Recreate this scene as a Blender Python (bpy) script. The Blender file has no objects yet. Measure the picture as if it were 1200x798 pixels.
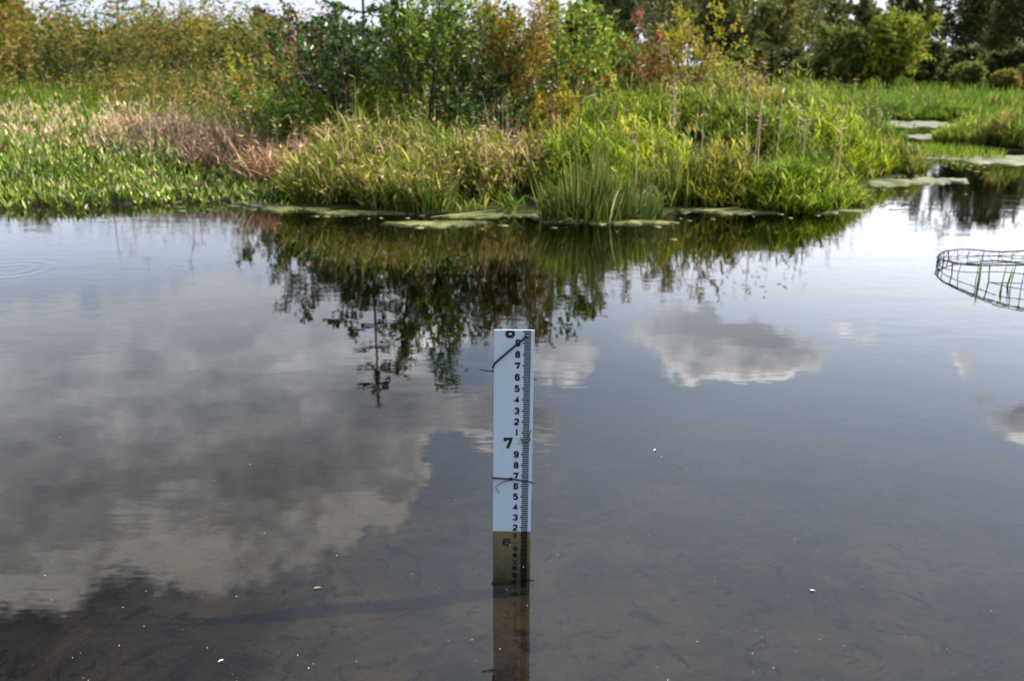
import bpy, math, random
import numpy as np
from mathutils import Vector, Matrix, Euler

SC = bpy.context.scene
COL = SC.collection
R = math.radians

# ------------------------------------------------------------------ camera
CAM_H = 1.20
PITCH = 17.15
FPX = 1050.0                      # focal length in pixels of the 1200 px wide photograph
cam_d = bpy.data.cameras.new('camera')
cam = bpy.data.objects.new('camera', cam_d)
COL.objects.link(cam)
cam_d.sensor_width = 36.0
cam_d.lens = FPX * 36.0 / 1200.0
cam_d.clip_start = 0.05
cam_d.clip_end = 3000.0
cam.location = (0, 0, CAM_H)
cam.rotation_euler = (Matrix.Rotation(R(90 - PITCH), 3, 'X') @ Matrix.Rotation(R(0.45), 3, 'Z')).to_euler()
cam_d.dof.use_dof = True
cam_d.dof.focus_distance = 2.3
cam_d.dof.aperture_fstop = 4.4
SC.camera = cam

# ------------------------------------------------------------------ render settings
SC.view_settings.view_transform = 'Standard'
SC.view_settings.look = 'None'
SC.view_settings.gamma = 1.0
SC.view_settings.exposure = 1.08
SC.view_settings.use_curve_mapping = False
SC.cycles.use_denoising = True
SC.cycles.max_bounces = 8
SC.cycles.transparent_max_bounces = 16
SC.cycles.diffuse_bounces = 2
SC.cycles.glossy_bounces = 3
SC.cycles.transmission_bounces = 4
SC.cycles.caustics_reflective = False
SC.cycles.caustics_refractive = False
SC.cycles.sample_clamp_indirect = 6.0

SUN_AZ, SUN_EL = 78.0, 42.0       # degrees clockwise from the view direction, degrees up

_cm = (Matrix.Rotation(R(90 - PITCH), 3, 'X') @ Matrix.Rotation(R(0.45), 3, 'Z'))
def ray(px, py):
    return (_cm @ Vector(((px - 600) / FPX, -(py - 399) / FPX, -1.0))).normalized()
def at(px, py, z=0.0):
    d = ray(px, py)
    t = (z - CAM_H) / d.z
    return Vector((d.x * t, d.y * t, z))
def at_depth(px, py, dist):
    d = ray(px, py)
    t = dist / d.y
    return Vector((d.x * t, d.y * t, CAM_H + d.z * t))
def sky_dir(px, py):              # sky direction mirrored by still water at that pixel
    d = ray(px, py)
    return math.degrees(math.atan2(d.x, d.y)), math.degrees(math.asin(-d.z))

# ------------------------------------------------------------------ node expression helper
class NT:
    def __init__(s, nt): s.nt = nt
    def node(s, t, **kw):
        n = s.nt.nodes.new(t)
        for k, v in kw.items(): setattr(n, k, v)
        return n
    def link(s, a, b): s.nt.links.new(a, b)
    def m(s, op, a, b=None, c=None, clamp=False):
        n = s.node('ShaderNodeMath', operation=op); n.use_clamp = clamp
        for i, v in enumerate((a, b, c)):
            if v is None: continue
            if isinstance(v, (int, float)): n.inputs[i].default_value = v
            else: s.link(v, n.inputs[i])
        return n.outputs[0]
    def add(s, a, b): return s.m('ADD', a, b)
    def sub(s, a, b): return s.m('SUBTRACT', a, b)
    def mul(s, a, b): return s.m('MULTIPLY', a, b)
    def div(s, a, b): return s.m('DIVIDE', a, b)
    def smooth(s, v, a, b, lo=0.0, hi=1.0):
        n = s.node('ShaderNodeMapRange', interpolation_type='SMOOTHSTEP')
        s.link(v, n.inputs['Value'])
        n.inputs['From Min'].default_value = a; n.inputs['From Max'].default_value = b
        n.inputs['To Min'].default_value = lo; n.inputs['To Max'].default_value = hi
        return n.outputs['Result']
    def mix(s, f, a, b, blend='MIX'):
        n = s.node('ShaderNodeMix', data_type='RGBA', blend_type=blend)
        for sock, v in ((n.inputs['Factor'], f), (n.inputs[6], a), (n.inputs[7], b)):
            if isinstance(v, (int, float)): sock.default_value = v
            elif isinstance(v, tuple): sock.default_value = (*v, 1) if len(v) == 3 else v
            else: s.link(v, sock)
        return n.outputs[2]
    def noise(s, vec, scale, detail=4, rough=0.55, dist=0.0, out='Fac'):
        n = s.node('ShaderNodeTexNoise')
        if vec is not None: s.link(vec, n.inputs['Vector'])
        n.inputs['Scale'].default_value = scale; n.inputs['Detail'].default_value = detail
        n.inputs['Roughness'].default_value = rough; n.inputs['Distortion'].default_value = dist
        return n.outputs[out]
    def xyz(s, x, y, z):
        n = s.node('ShaderNodeCombineXYZ')
        for i, v in enumerate((x, y, z)):
            if isinstance(v, (int, float)): n.inputs[i].default_value = v
            else: s.link(v, n.inputs[i])
        return n.outputs[0]
    def ramp(s, f, stops):
        n = s.node('ShaderNodeValToRGB')
        s.link(f, n.inputs[0])
        e = n.color_ramp.elements
        while len(e) < len(stops): e.new(0.5)
        for el, (p, c) in zip(e, stops): el.position = p; el.color = (*c, 1)
        return n.outputs[0]

# ------------------------------------------------------------------ world: clear sky + broken cumulus
world = bpy.data.worlds.new('World'); SC.world = world; world.use_nodes = True
w = NT(world.node_tree); world.node_tree.nodes.clear()
sky = w.node('ShaderNodeTexSky', sky_type='NISHITA')
sky.sun_disc = False
sky.sun_elevation = R(SUN_EL); sky.sun_rotation = R(SUN_AZ)
sky.air_density = 1.0; sky.dust_density = 1.2; sky.ozone_density = 1.5
tc = w.node('ShaderNodeTexCoord')
sep = w.node('ShaderNodeSeparateXYZ'); w.link(tc.outputs['Generated'], sep.inputs[0])
dx, dy, dz = sep.outputs
az = w.mul(w.m('ARCTAN2', dx, dy), 180 / math.pi)
el = w.mul(w.m('ARCSINE', w.m('MINIMUM', w.m('MAXIMUM', dz, -1.0), 1.0)), 180 / math.pi)
ang = w.xyz(az, el, 0.0)
n1 = w.node('ShaderNodeTexNoise'); w.link(ang, n1.inputs['Vector'])
n1.inputs['Scale'].default_value = 0.16; n1.inputs['Detail'].default_value = 7; n1.inputs['Roughness'].default_value = 0.6
nsep = w.node('ShaderNodeSeparateColor'); w.link(n1.outputs['Color'], nsep.inputs[0])
n2 = w.noise(ang, 0.45, 6, 0.6)
n3 = w.noise(w.xyz(w.mul(az, 0.6), w.mul(el, 1.3), 7.0), 0.22, 6, 0.6)
wa = w.add(az, w.mul(w.sub(nsep.outputs[0], 0.5), 9.0))
we = w.add(el, w.mul(w.sub(nsep.outputs[1], 0.5), 6.0))
#        px   py   rx(px) ry(px) weight
BLOBS = [(40, 610, 230, 80, 1.15), (330, 590, 120, 70, 1.0), (430, 545, 55, 62, 0.95), (400, 490, 110, 60, 0.9), (210, 480, 190, 80, 1.0),
         (60, 440, 230, 80, 0.8), (330, 390, 150, 50, 0.8), (850, 408, 92, 36, 1.3), (905, 420, 45, 30, 0.4), (600, 488, 70, 30, 0.8), (655, 420, 60, 34, 0.65),
         (1000, 372, 55, 22, 0.42), (1125, 430, 40, 18, 0.6), (1205, 488, 45, 26, 0.85), (470, 385, 120, 40, 0.5)]
dens = None; hgt = None
for px, py, rx, ry, wt in BLOBS:
    a0, e0 = sky_dir(px, py)
    sa, se = rx / 18.3, ry / 18.3
    ua = w.div(w.sub(wa, a0), sa); ue = w.div(w.sub(we, e0), se)
    g = w.mul(w.m('EXPONENT', w.mul(w.add(w.mul(ua, ua), w.mul(ue, ue)), -1.0)), wt)
    hh = w.mul(g, ue)
    dens = g if dens is None else w.add(dens, g)
    hgt = hh if hgt is None else w.add(hgt, hh)
# the rest of the sky carries the same broken cumulus
away = w.m('MAXIMUM', w.smooth(el, 40, 50), w.smooth(w.m('ABSOLUTE', az), 34, 44))
n5 = w.noise(tc.outputs['Generated'], 2.6, 6, 0.58)
gen = w.mul(w.smooth(n5, 0.58, 0.70), away)
dens = w.add(dens, w.mul(gen, 0.9))
height_in = w.div(hgt, w.add(dens, 0.15))
d2 = w.add(dens, w.mul(w.sub(n2, 0.5), 0.75))
alpha = w.smooth(d2, 0.34, 0.58)
# sunlit tops towards the zenith, grey flat bases towards the horizon
lit = w.add(w.add(w.mul(height_in, 0.85), w.mul(w.sub(n3, 0.5), 2.0)), 0.38)
lit = w.add(lit, w.mul(w.sub(n2, 0.5), 0.9))
lit = w.add(lit, w.mul(w.smooth(d2, 0.85, 0.40), 0.25))
lit = w.m('MINIMUM', w.m('MAXIMUM', lit, 0.0), 1.0)
cloud = w.ramp(lit, [(0.0, (0.40, 0.43, 0.47)), (0.40, (0.64, 0.66, 0.69)), (0.75, (1.0, 1.0, 1.0)), (1.0, (1.6, 1.58, 1.54))])
SKY_STRENGTH = 0.085
skyc = w.mix(1.0, sky.outputs[0], (SKY_STRENGTH, SKY_STRENGTH, SKY_STRENGTH), 'MULTIPLY')
# thin high veil, thicker towards the sun, and white horizon haze
sdv = w.node('ShaderNodeVectorMath', operation='DOT_PRODUCT'); w.link(tc.outputs['Generated'], sdv.inputs[0])
sdv.inputs[1].default_value = (math.cos(R(SUN_EL)) * math.sin(R(SUN_AZ)), math.cos(R(SUN_EL)) * math.cos(R(SUN_AZ)), math.sin(R(SUN_EL)))
veil = w.smooth(w.add(sdv.outputs['Value'], w.mul(w.sub(n5, 0.5), 0.25)), 0.10, 0.60, 0.0, 0.9)
skyc = w.mix(veil, skyc, (1.10, 1.28, 1.52))
haze_f = w.mul(w.smooth(el, 21.0, 7.0), w.smooth(dy, -0.6, 0.3, 0.25, 0.80))   # the clear side of the sky lies behind
skyc = w.mix(haze_f, skyc, w.mix(w.smooth(sdv.outputs['Value'], -0.1, 0.5), (1.10, 1.20, 1.38), (1.95, 2.0, 2.1)))
skyc = w.mix(w.mul(w.smooth(el, 7.0, 3.0), 0.9), skyc, (0.44, 0.48, 0.55))
elf = w.smooth(el, 30.0, 13.0, 0.80, 1.75)
cloud = w.mix(1.0, cloud, w.xyz(elf, elf, elf), 'MULTIPLY')
cloud = w.mix(w.mul(haze_f, 0.6), cloud, (1.5, 1.53, 1.60))
final = w.mix(alpha, skyc, cloud)
bg = w.node('ShaderNodeBackground'); w.link(final, bg.inputs[0]); bg.inputs[1].default_value = 0.86
wo = w.node('ShaderNodeOutputWorld'); w.link(bg.outputs[0], wo.inputs[0])
world.cycles.sampling_method = 'MANUAL'; world.cycles.sample_map_resolution = 1024

# ------------------------------------------------------------------ sun
sd = bpy.data.lights.new('sun', 'SUN'); sun = bpy.data.objects.new('sun', sd); COL.objects.link(sun)
sd.energy = 5.0; sd.angle = R(0.55); sd.color = (1.0, 0.93, 0.82)
sv = Vector((math.cos(R(SUN_EL)) * math.sin(R(SUN_AZ)), math.cos(R(SUN_EL)) * math.cos(R(SUN_AZ)), math.sin(R(SUN_EL))))
sun.rotation_euler = sv.to_track_quat('Z', 'Y').to_euler()
sun.location = sv * 50

# ------------------------------------------------------------------ object helpers
def tag(o, label=None, cat=None, group=None, kind=None):
    if label: o['label'] = label
    if cat: o['category'] = cat
    if group: o['group'] = group
    if kind: o['kind'] = kind
    return o
def mesh_tri(name, V, F, col=None, smooth=False):
    V = np.asarray(V, np.float32); F = np.asarray(F, np.int32)
    me = bpy.data.meshes.new(name)
    me.vertices.add(len(V)); me.vertices.foreach_set('co', V.ravel())
    me.loops.add(F.size); me.loops.foreach_set('vertex_index', F.ravel())
    k = F.shape[1]
    me.polygons.add(len(F)); me.polygons.foreach_set('loop_start', np.arange(len(F), dtype=np.int32) * k)
    me.update(calc_edges=True)
    if smooth: me.polygons.foreach_set('use_smooth', np.ones(len(F), bool))
    if col is not None:
        a = me.attributes.new('col', 'FLOAT_COLOR', 'POINT')
        a.data.foreach_set('color', np.asarray(col, np.float32).ravel())
    return me
def obj(name, me, mat=None, parent=None, loc=None):
    o = bpy.data.objects.new(name, me); COL.objects.link(o)
    if mat is not None:
        me.materials.clear(); me.materials.append(mat)
    if parent is not None: o.parent = parent
    if loc is not None: o.location = loc
    return o
def empty(name, loc, label, cat, group=None):
    o = bpy.data.objects.new(name, None); COL.objects.link(o); o.location = loc
    o.empty_display_size = 0.1
    return tag(o, label, cat, group)
def joinVF(parts):
    Vs, Fs, Cs, off = [], [], [], 0
    for p in parts:
        Vs.append(p[0]); Fs.append(p[1] + off); off += len(p[0])
        if len(p) > 2: Cs.append(p[2])
    return np.concatenate(Vs), np.concatenate(Fs), (np.concatenate(Cs) if Cs else None)

# ------------------------------------------------------------------ materials
def new_mat(name):
    m = bpy.data.materials.new(name); m.use_nodes = True; m.node_tree.nodes.clear()
    t = NT(m.node_tree)
    out = t.node('ShaderNodeOutputMaterial')
    return m, t, out
def principled(t, out, color, rough=0.6, spec=0.3, bump=None):
    p = t.node('ShaderNodeBsdfPrincipled')
    if isinstance(color, tuple): p.inputs['Base Color'].default_value = (*color, 1)
    else: t.link(color, p.inputs['Base Color'])
    if isinstance(rough, (int, float)): p.inputs['Roughness'].default_value = rough
    else: t.link(rough, p.inputs['Roughness'])
    p.inputs['Specular IOR Level'].default_value = spec
    if bump is not None: t.link(bump, p.inputs['Normal'])
    if out is not None: t.link(p.outputs[0], out.inputs[0])
    return p
def leaf_mat(name, stops, tip=None, tipamt=0.0, dry=(0.30, 0.22, 0.11), trans=0.36, rough=0.55, spec=0.10):
    m, t, out = new_mat(name)
    a = t.node('ShaderNodeAttribute', attribute_name='col')
    s = t.node('ShaderNodeSeparateColor'); t.link(a.outputs['Color'], s.inputs[0])
    c = t.ramp(s.outputs[0], stops)
    oi = t.node('ShaderNodeObjectInfo'); c = t.mix(1.0, c, t.ramp(oi.outputs['Random'], [(0, (0.70, 0.80, 0.85)), (0.5, (1.0, 1.0, 1.0)), (1, (1.35, 1.15, 0.95))]), 'MULTIPLY')
    if tip: c = t.mix(t.mul(t.m('POWER', s.outputs[1], 2.0), tipamt), c, tip)
    c = t.mix(s.outputs[2], c, dry)
    p = principled(t, None, c, rough, spec)
    tr = t.node('ShaderNodeBsdfTranslucent'); t.link(c, tr.inputs[0])
    mx = t.node('ShaderNodeMixShader'); mx.inputs[0].default_value = trans
    t.link(p.outputs[0], mx.inputs[1]); t.link(tr.outputs[0], mx.inputs[2]); t.link(mx.outputs[0], out.inputs[0])
    return m
def bark_mat(name, c1, c2):
    m, t, out = new_mat(name)
    g = t.node('ShaderNodeTexCoord')
    n = t.noise(g.outputs['Object'], 18, 5, 0.6)
    principled(t, out, t.mix(n, c1, c2), 0.85, 0.2)
    return m

M = {}
M['canary'] = leaf_mat('canary grass', [(0, (0.016, 0.045, 0.004)), (0.35, (0.075, 0.16, 0.008)), (0.65, (0.22, 0.34, 0.014)), (1, (0.56, 0.60, 0.06))], (0.45, 0.42, 0.06), 0.15, dry=(0.50, 0.32, 0.10))
M['canary_olive'] = leaf_mat('olive canary grass', [(0, (0.018, 0.035, 0.004)), (0.4, (0.085, 0.135, 0.010)), (0.7, (0.24, 0.28, 0.02)), (1, (0.54, 0.50, 0.08))], (0.48, 0.40, 0.07), 0.25, dry=(0.48, 0.28, 0.10))
M['canary_deep'] = leaf_mat('deep green canary grass', [(0, (0.012, 0.035, 0.004)), (0.4, (0.05, 0.11, 0.008)), (0.75, (0.15, 0.25, 0.014)), (1, (0.40, 0.46, 0.06))], (0.35, 0.35, 0.05), 0.15, dry=(0.45, 0.28, 0.10))
M['sedge'] = leaf_mat('sedge', [(0, (0.02, 0.05, 0.006)), (0.45, (0.09, 0.14, 0.014)), (1, (0.42, 0.45, 0.05))], (0.40, 0.36, 0.08), 0.15, dry=(0.56, 0.36, 0.22))
M['reed'] = leaf_mat('reed', [(0, (0.02, 0.055, 0.010)), (0.6, (0.07, 0.13, 0.016)), (1, (0.22, 0.25, 0.05))], (0.40, 0.33, 0.12), 0.4, dry=(0.50, 0.42, 0.22))
M['dry'] = leaf_mat('dry tussock', [(0, (0.05, 0.03, 0.015)), (0.45, (0.25, 0.155, 0.09)), (1, (0.70, 0.46, 0.34))], (0.55, 0.34, 0.24), 0.25, dry=(0.16, 0.19, 0.03), trans=0.3)
M['weed'] = leaf_mat('smartweed', [(0, (0.02, 0.05, 0.006)), (0.4, (0.085, 0.16, 0.012)), (0.8, (0.22, 0.34, 0.025)), (1, (0.50, 0.56, 0.14))], dry=(0.62, 0.34, 0.29), rough=0.35, spec=0.5)
M['tall'] = leaf_mat('tall herbs', [(0, (0.025, 0.055, 0.008)), (0.35, (0.085, 0.11, 0.014)), (0.7, (0.22, 0.18, 0.024)), (1, (0.42, 0.23, 0.04))], dry=(0.34, 0.23, 0.12))
M['lowgrass'] = leaf_mat('low grass', [(0, (0.02, 0.055, 0.005)), (0.5, (0.09, 0.19, 0.010)), (1, (0.27, 0.38, 0.025))], (0.24, 0.26, 0.03), 0.2)
M['dark_leaf'] = leaf_mat('dark glossy leaves', [(0, (0.02, 0.055, 0.01)), (0.6, (0.065, 0.125, 0.018)), (1, (0.16, 0.23, 0.04))], dry=(0.35, 0.25, 0.03), rough=0.32, spec=0.5, trans=0.4)
M['green_leaf'] = leaf_mat('green leaves', [(0, (0.045, 0.09, 0.010)), (0.6, (0.16, 0.25, 0.018)), (1, (0.38, 0.42, 0.05))], dry=(0.42, 0.30, 0.03), rough=0.38, spec=0.4, trans=0.45)
M['olive_leaf'] = leaf_mat('olive leaves', [(0, (0.06, 0.08, 0.012)), (0.55, (0.20, 0.18, 0.022)), (1, (0.40, 0.28, 0.03))], dry=(0.38, 0.20, 0.04))
M['yellow_leaf'] = leaf_mat('yellow leaves', [(0, (0.13, 0.17, 0.02)), (0.5, (0.30, 0.28, 0.025)), (1, (0.48, 0.36, 0.03))], dry=(0.40, 0.16, 0.03))
M['red_leaf'] = leaf_mat('red leaves', [(0, (0.12, 0.025, 0.02)), (0.5, (0.24, 0.05, 0.04)), (1, (0.34, 0.14, 0.06))], dry=(0.10, 0.13, 0.03))
M['maroon_leaf'] = leaf_mat('maroon leaves', [(0, (0.05, 0.012, 0.02)), (0.6, (0.12, 0.025, 0.04)), (1, (0.28, 0.06, 0.09))], dry=(0.06, 0.09, 0.02), rough=0.35, spec=0.5)
M['needle'] = leaf_mat('conifer needles', [(0, (0.012, 0.028, 0.012)), (1, (0.03, 0.055, 0.02))], trans=0.15)
M['far_olive'] = leaf_mat('far olive crown', [(0, (0.06, 0.075, 0.02)), (0.6, (0.17, 0.165, 0.045)), (1, (0.30, 0.25, 0.08))], dry=(0.20, 0.13, 0.04))
M['far_dark'] = leaf_mat('far dark crown', [(0, (0.035, 0.045, 0.016)), (0.6, (0.105, 0.11, 0.032)), (1, (0.20, 0.17, 0.05))], dry=(0.14, 0.10, 0.03))
M['far_willow'] = leaf_mat('far willow crown', [(0, (0.06, 0.10, 0.018)), (0.6, (0.22, 0.26, 0.03)), (1, (0.46, 0.42, 0.05))], dry=(0.40, 0.30, 0.03))
M['far_blue'] = leaf_mat('far bluish bush', [(0, (0.05, 0.08, 0.025)), (1, (0.20, 0.25, 0.06))], dry=(0.14, 0.10, 0.03))
M['bark'] = bark_mat('grey bark', (0.09, 0.075, 0.06), (0.20, 0.17, 0.14))
M['bark_dark'] = bark_mat('dark bark', (0.03, 0.025, 0.02), (0.08, 0.065, 0.05))
M['twig'] = bark_mat('reddish twigs', (0.07, 0.045, 0.03), (0.17, 0.11, 0.07))

# ------------------------------------------------------------------ land, pond bed, water
LAND_PX = [(-500, 250), (-200, 247), (0, 243), (100, 242), (160, 239), (210, 235), (270, 236), (330, 242), (400, 246), (450, 250), (540, 254),
           (600, 252), (645, 255), (690, 259), (760, 257), (800, 246), (870, 247), (950, 246), (1000, 241), (1004, 226),
           (1030, 212), (1078, 203), (1086, 196), (1076, 183), (1060, 167), (1036, 154), (1008, 145), (985, 140.5),
           (1030, 139), (1080, 139.5), (1112, 143), (1116, 162), (1130, 172), (1165, 176), (1230, 178), (1500, 186)]
LAND = [at(x, y) for x, y in LAND_PX]
LAND = np.array([(-400.0, LAND[0].y)] + [(p.x, p.y) for p in LAND] + [(400.0, LAND[-1].y), (400, 900), (-400, 900)])
def signed(P):
    P = np.asarray(P, float)
    best = np.full(len(P), 1e18); inside = np.zeros(len(P), bool)
    n = len(LAND)
    for i in range(n):
        a, b = LAND[i], LAND[(i + 1) % n]
        ab = b - a; L2 = max((ab * ab).sum(), 1e-12)
        t = np.clip(((P - a) @ ab) / L2, 0, 1)
        q = P - (a + t[:, None] * ab)
        best = np.minimum(best, (q * q).sum(1))
        cond = (a[1] > P[:, 1]) != (b[1] > P[:, 1])
        with np.errstate(divide='ignore', invalid='ignore'):
            xi = a[0] + (P[:, 1] - a[1]) * ab[0] / np.where(abs(ab[1]) < 1e-12, 1e-12, ab[1])
        inside ^= cond & (P[:, 0] < xi)
    d = np.sqrt(best)
    return np.where(inside, d, -d)
def sstep(x, a, b):
    t = np.clip((x - a) / (b - a), 0, 1); return t * t * (3 - 2 * t)
def wob(x, y):
    return (np.sin(x * 1.7 + 0.6 * np.sin(y * 1.3)) * np.sin(y * 1.9 + 0.8 * np.sin(x * 1.1 + 2)) * 0.6
            + 0.4 * np.sin(x * 4.3 + y * 2.1) * np.sin(y * 5.1 - x * 1.7))
def terrain(P):
    P = np.asarray(P, float)
    s = signed(P); x, y = P[:, 0], P[:, 1]
    left = sstep(-x, 1.6, 2.6) * sstep(y, 16, 13)
    land = 0.015 + 0.20 * (sstep(s, 0.0, 1.6) * (1 - left) + left * sstep(s, 0.3, 6.0)) + 0.28 * sstep(s, 1.5, 9.0) + 0.035 * wob(x, y) * sstep(s, 0.1, 1.0)
    land += 0.34 * np.exp(-((x - 2.6) / 2.2) ** 2 - ((y - 11.0) / 2.6) ** 2) * sstep(s, 0.2, 1.5)
    bed = -0.165 - 0.10 * np.clip(y - 2.3, 0, 5) + 0.012 * wob(x * 1.3, y * 1.3)
    bed = bed + 0.006 * np.sin(x * 11 + 2 * np.sin(y * 7)) * np.sin(y * 13 + x * 3)
    bed = bed - 0.05 * sstep(-x, 0.4, 2.0)
    near = sstep(y, 0.9, -1.2)
    bed = bed * (1 - near) + 0.25 * near
    bed = np.where(y < 2, bed, np.minimum(bed, -0.0) * sstep(-s, -0.05, 0.8) - 0.03)
    return np.where(s > 0, land, bed)
def tz(x, y): return float(terrain([(x, y)])[0])

def axis(dense_a, dense_b, step, lo, hi):
    c = list(np.arange(dense_a, dense_b + 1e-6, step))
    v, s = dense_b, step
    while v < hi:
        s *= 1.25; v += s; c.append(min(v, hi))
    v, s = dense_a, step; pre = []
    while v > lo:
        s *= 1.25; v -= s; pre.append(max(v, lo))
    return np.array(pre[::-1] + c)
gx = axis(-8, 8, 0.09, -380, 380); gy = axis(0.4, 15, 0.09, -12, 800)
GX, GY = np.meshgrid(gx, gy)
P2 = np.stack([GX.ravel(), GY.ravel()], 1)
Z = terrain(P2)
nx, ny = len(gx), len(gy)
ii = (np.arange(ny - 1)[:, None] * nx + np.arange(nx - 1)[None, :]).ravel()
F = np.stack([ii, ii + 1, ii + nx + 1, ii + nx], 1)
me = mesh_tri('ground', np.column_stack([P2, Z]), F, smooth=True)
m, t, out = new_mat('mud and soil')
geo = t.node('ShaderNodeNewGeometry'); sp = t.node('ShaderNodeSeparateXYZ'); t.link(geo.outputs['Position'], sp.inputs[0])
nA = t.noise(geo.outputs['Position'], 3.2, 8, 0.68, 0.6); nB = t.noise(geo.outputs['Position'], 13, 6, 0.7, 0.8); nC = t.noise(geo.outputs['Position'], 70, 4, 0.65)
mud = t.ramp(nA, [(0.36, (0.024, 0.019, 0.015)), (0.5, (0.052, 0.040, 0.028)), (0.62, (0.085, 0.064, 0.042))])
mud = t.mix(t.smooth(nB, 0.52, 0.64, 0.0, 0.9), mud, (0.018, 0.016, 0.015))
mud = t.mix(t.smooth(nC, 0.56, 0.70, 0.0, 0.55), mud, (0.10, 0.078, 0.052))
soil = t.mix(nB, (0.018, 0.022, 0.008), (0.045, 0.055, 0.016))
soil = t.mix(t.smooth(sp.outputs[1], 14, 22), soil, t.mix(nB, (0.03, 0.055, 0.008), (0.075, 0.11, 0.015)))   # turf beyond the bank
c = t.mix(t.smooth(sp.outputs[2], -0.02, 0.03), mud, soil)
bp = t.node('ShaderNodeBump'); bp.inputs['Strength'].default_value = 0.6; bp.inputs['Distance'].default_value = 0.02
t.link(t.add(nB, t.mul(nC, 0.4)), bp.inputs['Height'])
principled(t, out, c, 1.0, 0.0, bp.outputs[0])
ground = tag(obj('ground', me, m), 'muddy pond bed rising into the marshy bank', kind='structure')

# water: clear surface over faintly brown, light-absorbing water
WATER_MURK = 4.0
wx = axis(-8, 8, 1.0, -90, 90); wy = axis(0, 15, 1.0, -9, 60)
GX, GY = np.meshgrid(wx, wy); nx, ny = len(wx), len(wy); nn = nx * ny
ii = (np.arange(ny - 1)[:, None] * nx + np.arange(nx - 1)[None, :]).ravel()
top = np.stack([ii, ii + 1, ii + nx + 1, ii + nx], 1)
edge = np.concatenate([np.arange(nx), np.arange(1, ny) * nx + nx - 1, (ny - 1) * nx + np.arange(nx - 2, -1, -1), np.arange(ny - 2, 0, -1) * nx])
ed2 = np.roll(edge, -1)
V = np.concatenate([np.column_stack([GX.ravel(), GY.ravel(), np.zeros(nn)]), np.column_stack([GX.ravel(), GY.ravel(), np.full(nn, -4.0)])])
me = mesh_tri('water', V, np.concatenate([top, top[:, ::-1] + nn, np.stack([ed2, edge, edge + nn, ed2 + nn], 1)]), smooth=False)
m, t, out = new_mat('still pond water')
geo = t.node('ShaderNodeNewGeometry'); sp = t.node('ShaderNodeSeparateXYZ'); t.link(geo.outputs['Position'], sp.inputs[0])
X, Y = sp.outputs[0], sp.outputs[1]
na = t.noise(t.xyz(t.mul(X, 1.0), t.mul(Y, 2.2), 0.0), 3.0, 3, 0.5)
nb = t.noise(t.xyz(t.mul(X, 1.0), t.mul(Y, 3.0), 3.0), 12.0, 2, 0.5)
patch = t.smooth(t.noise(geo.outputs['Position'], 0.55, 2, 0.5), 0.42, 0.62, 0.25, 1.0)
h = t.mul(t.add(t.mul(na, 0.0013), t.mul(t.mul(nb, t.smooth(Y, 2.5, 6.0)), 0.0003)), patch)
rc = at(12, 316)
rr = t.m('SQRT', t.add(t.m('POWER', t.sub(X, rc.x), 2.0), t.m('POWER', t.sub(Y, rc.y), 2.0)))
ring = t.mul(t.m('SINE', t.mul(rr, 62.0)), t.mul(t.smooth(rr, 0.34, 0.22), t.smooth(rr, 0.02, 0.12)))
h = t.add(h, t.mul(ring, 0.00028))
bp = t.node('ShaderNodeBump'); bp.inputs['Strength'].default_value = 1.0; bp.inputs['Distance'].default_value = 1.0
t.link(h, bp.inputs['Height'])
fr = t.node('ShaderNodeFresnel'); fr.inputs['IOR'].default_value = 1.333; t.link(bp.outputs[0], fr.inputs['Normal'])
gl = t.node('ShaderNodeBsdfGlossy'); gl.inputs['Roughness'].default_value = 0.0; gl.inputs['Color'].default_value = (0.97, 0.98, 1, 1)
t.link(bp.outputs[0], gl.inputs['Normal'])
tp = t.node('ShaderNodeBsdfTransparent'); tp.inputs[0].default_value = (0.97, 0.97, 0.97, 1)
mx = t.node('ShaderNodeMixShader'); t.link(fr.outputs[0], mx.inputs[0]); t.link(tp.outputs[0], mx.inputs[1]); t.link(gl.outputs[0], mx.inputs[2])
t.link(mx.outputs[0], out.inputs[0])
va = t.node('ShaderNodeVolumeAbsorption'); va.inputs['Color'].default_value = (0.62, 0.58, 0.42, 1); va.inputs['Density'].default_value = WATER_MURK
t.link(va.outputs[0], out.inputs['Volume'])
water = tag(obj('water', me, m), 'still dark pond water mirroring clouds and the bank', kind='structure')

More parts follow.
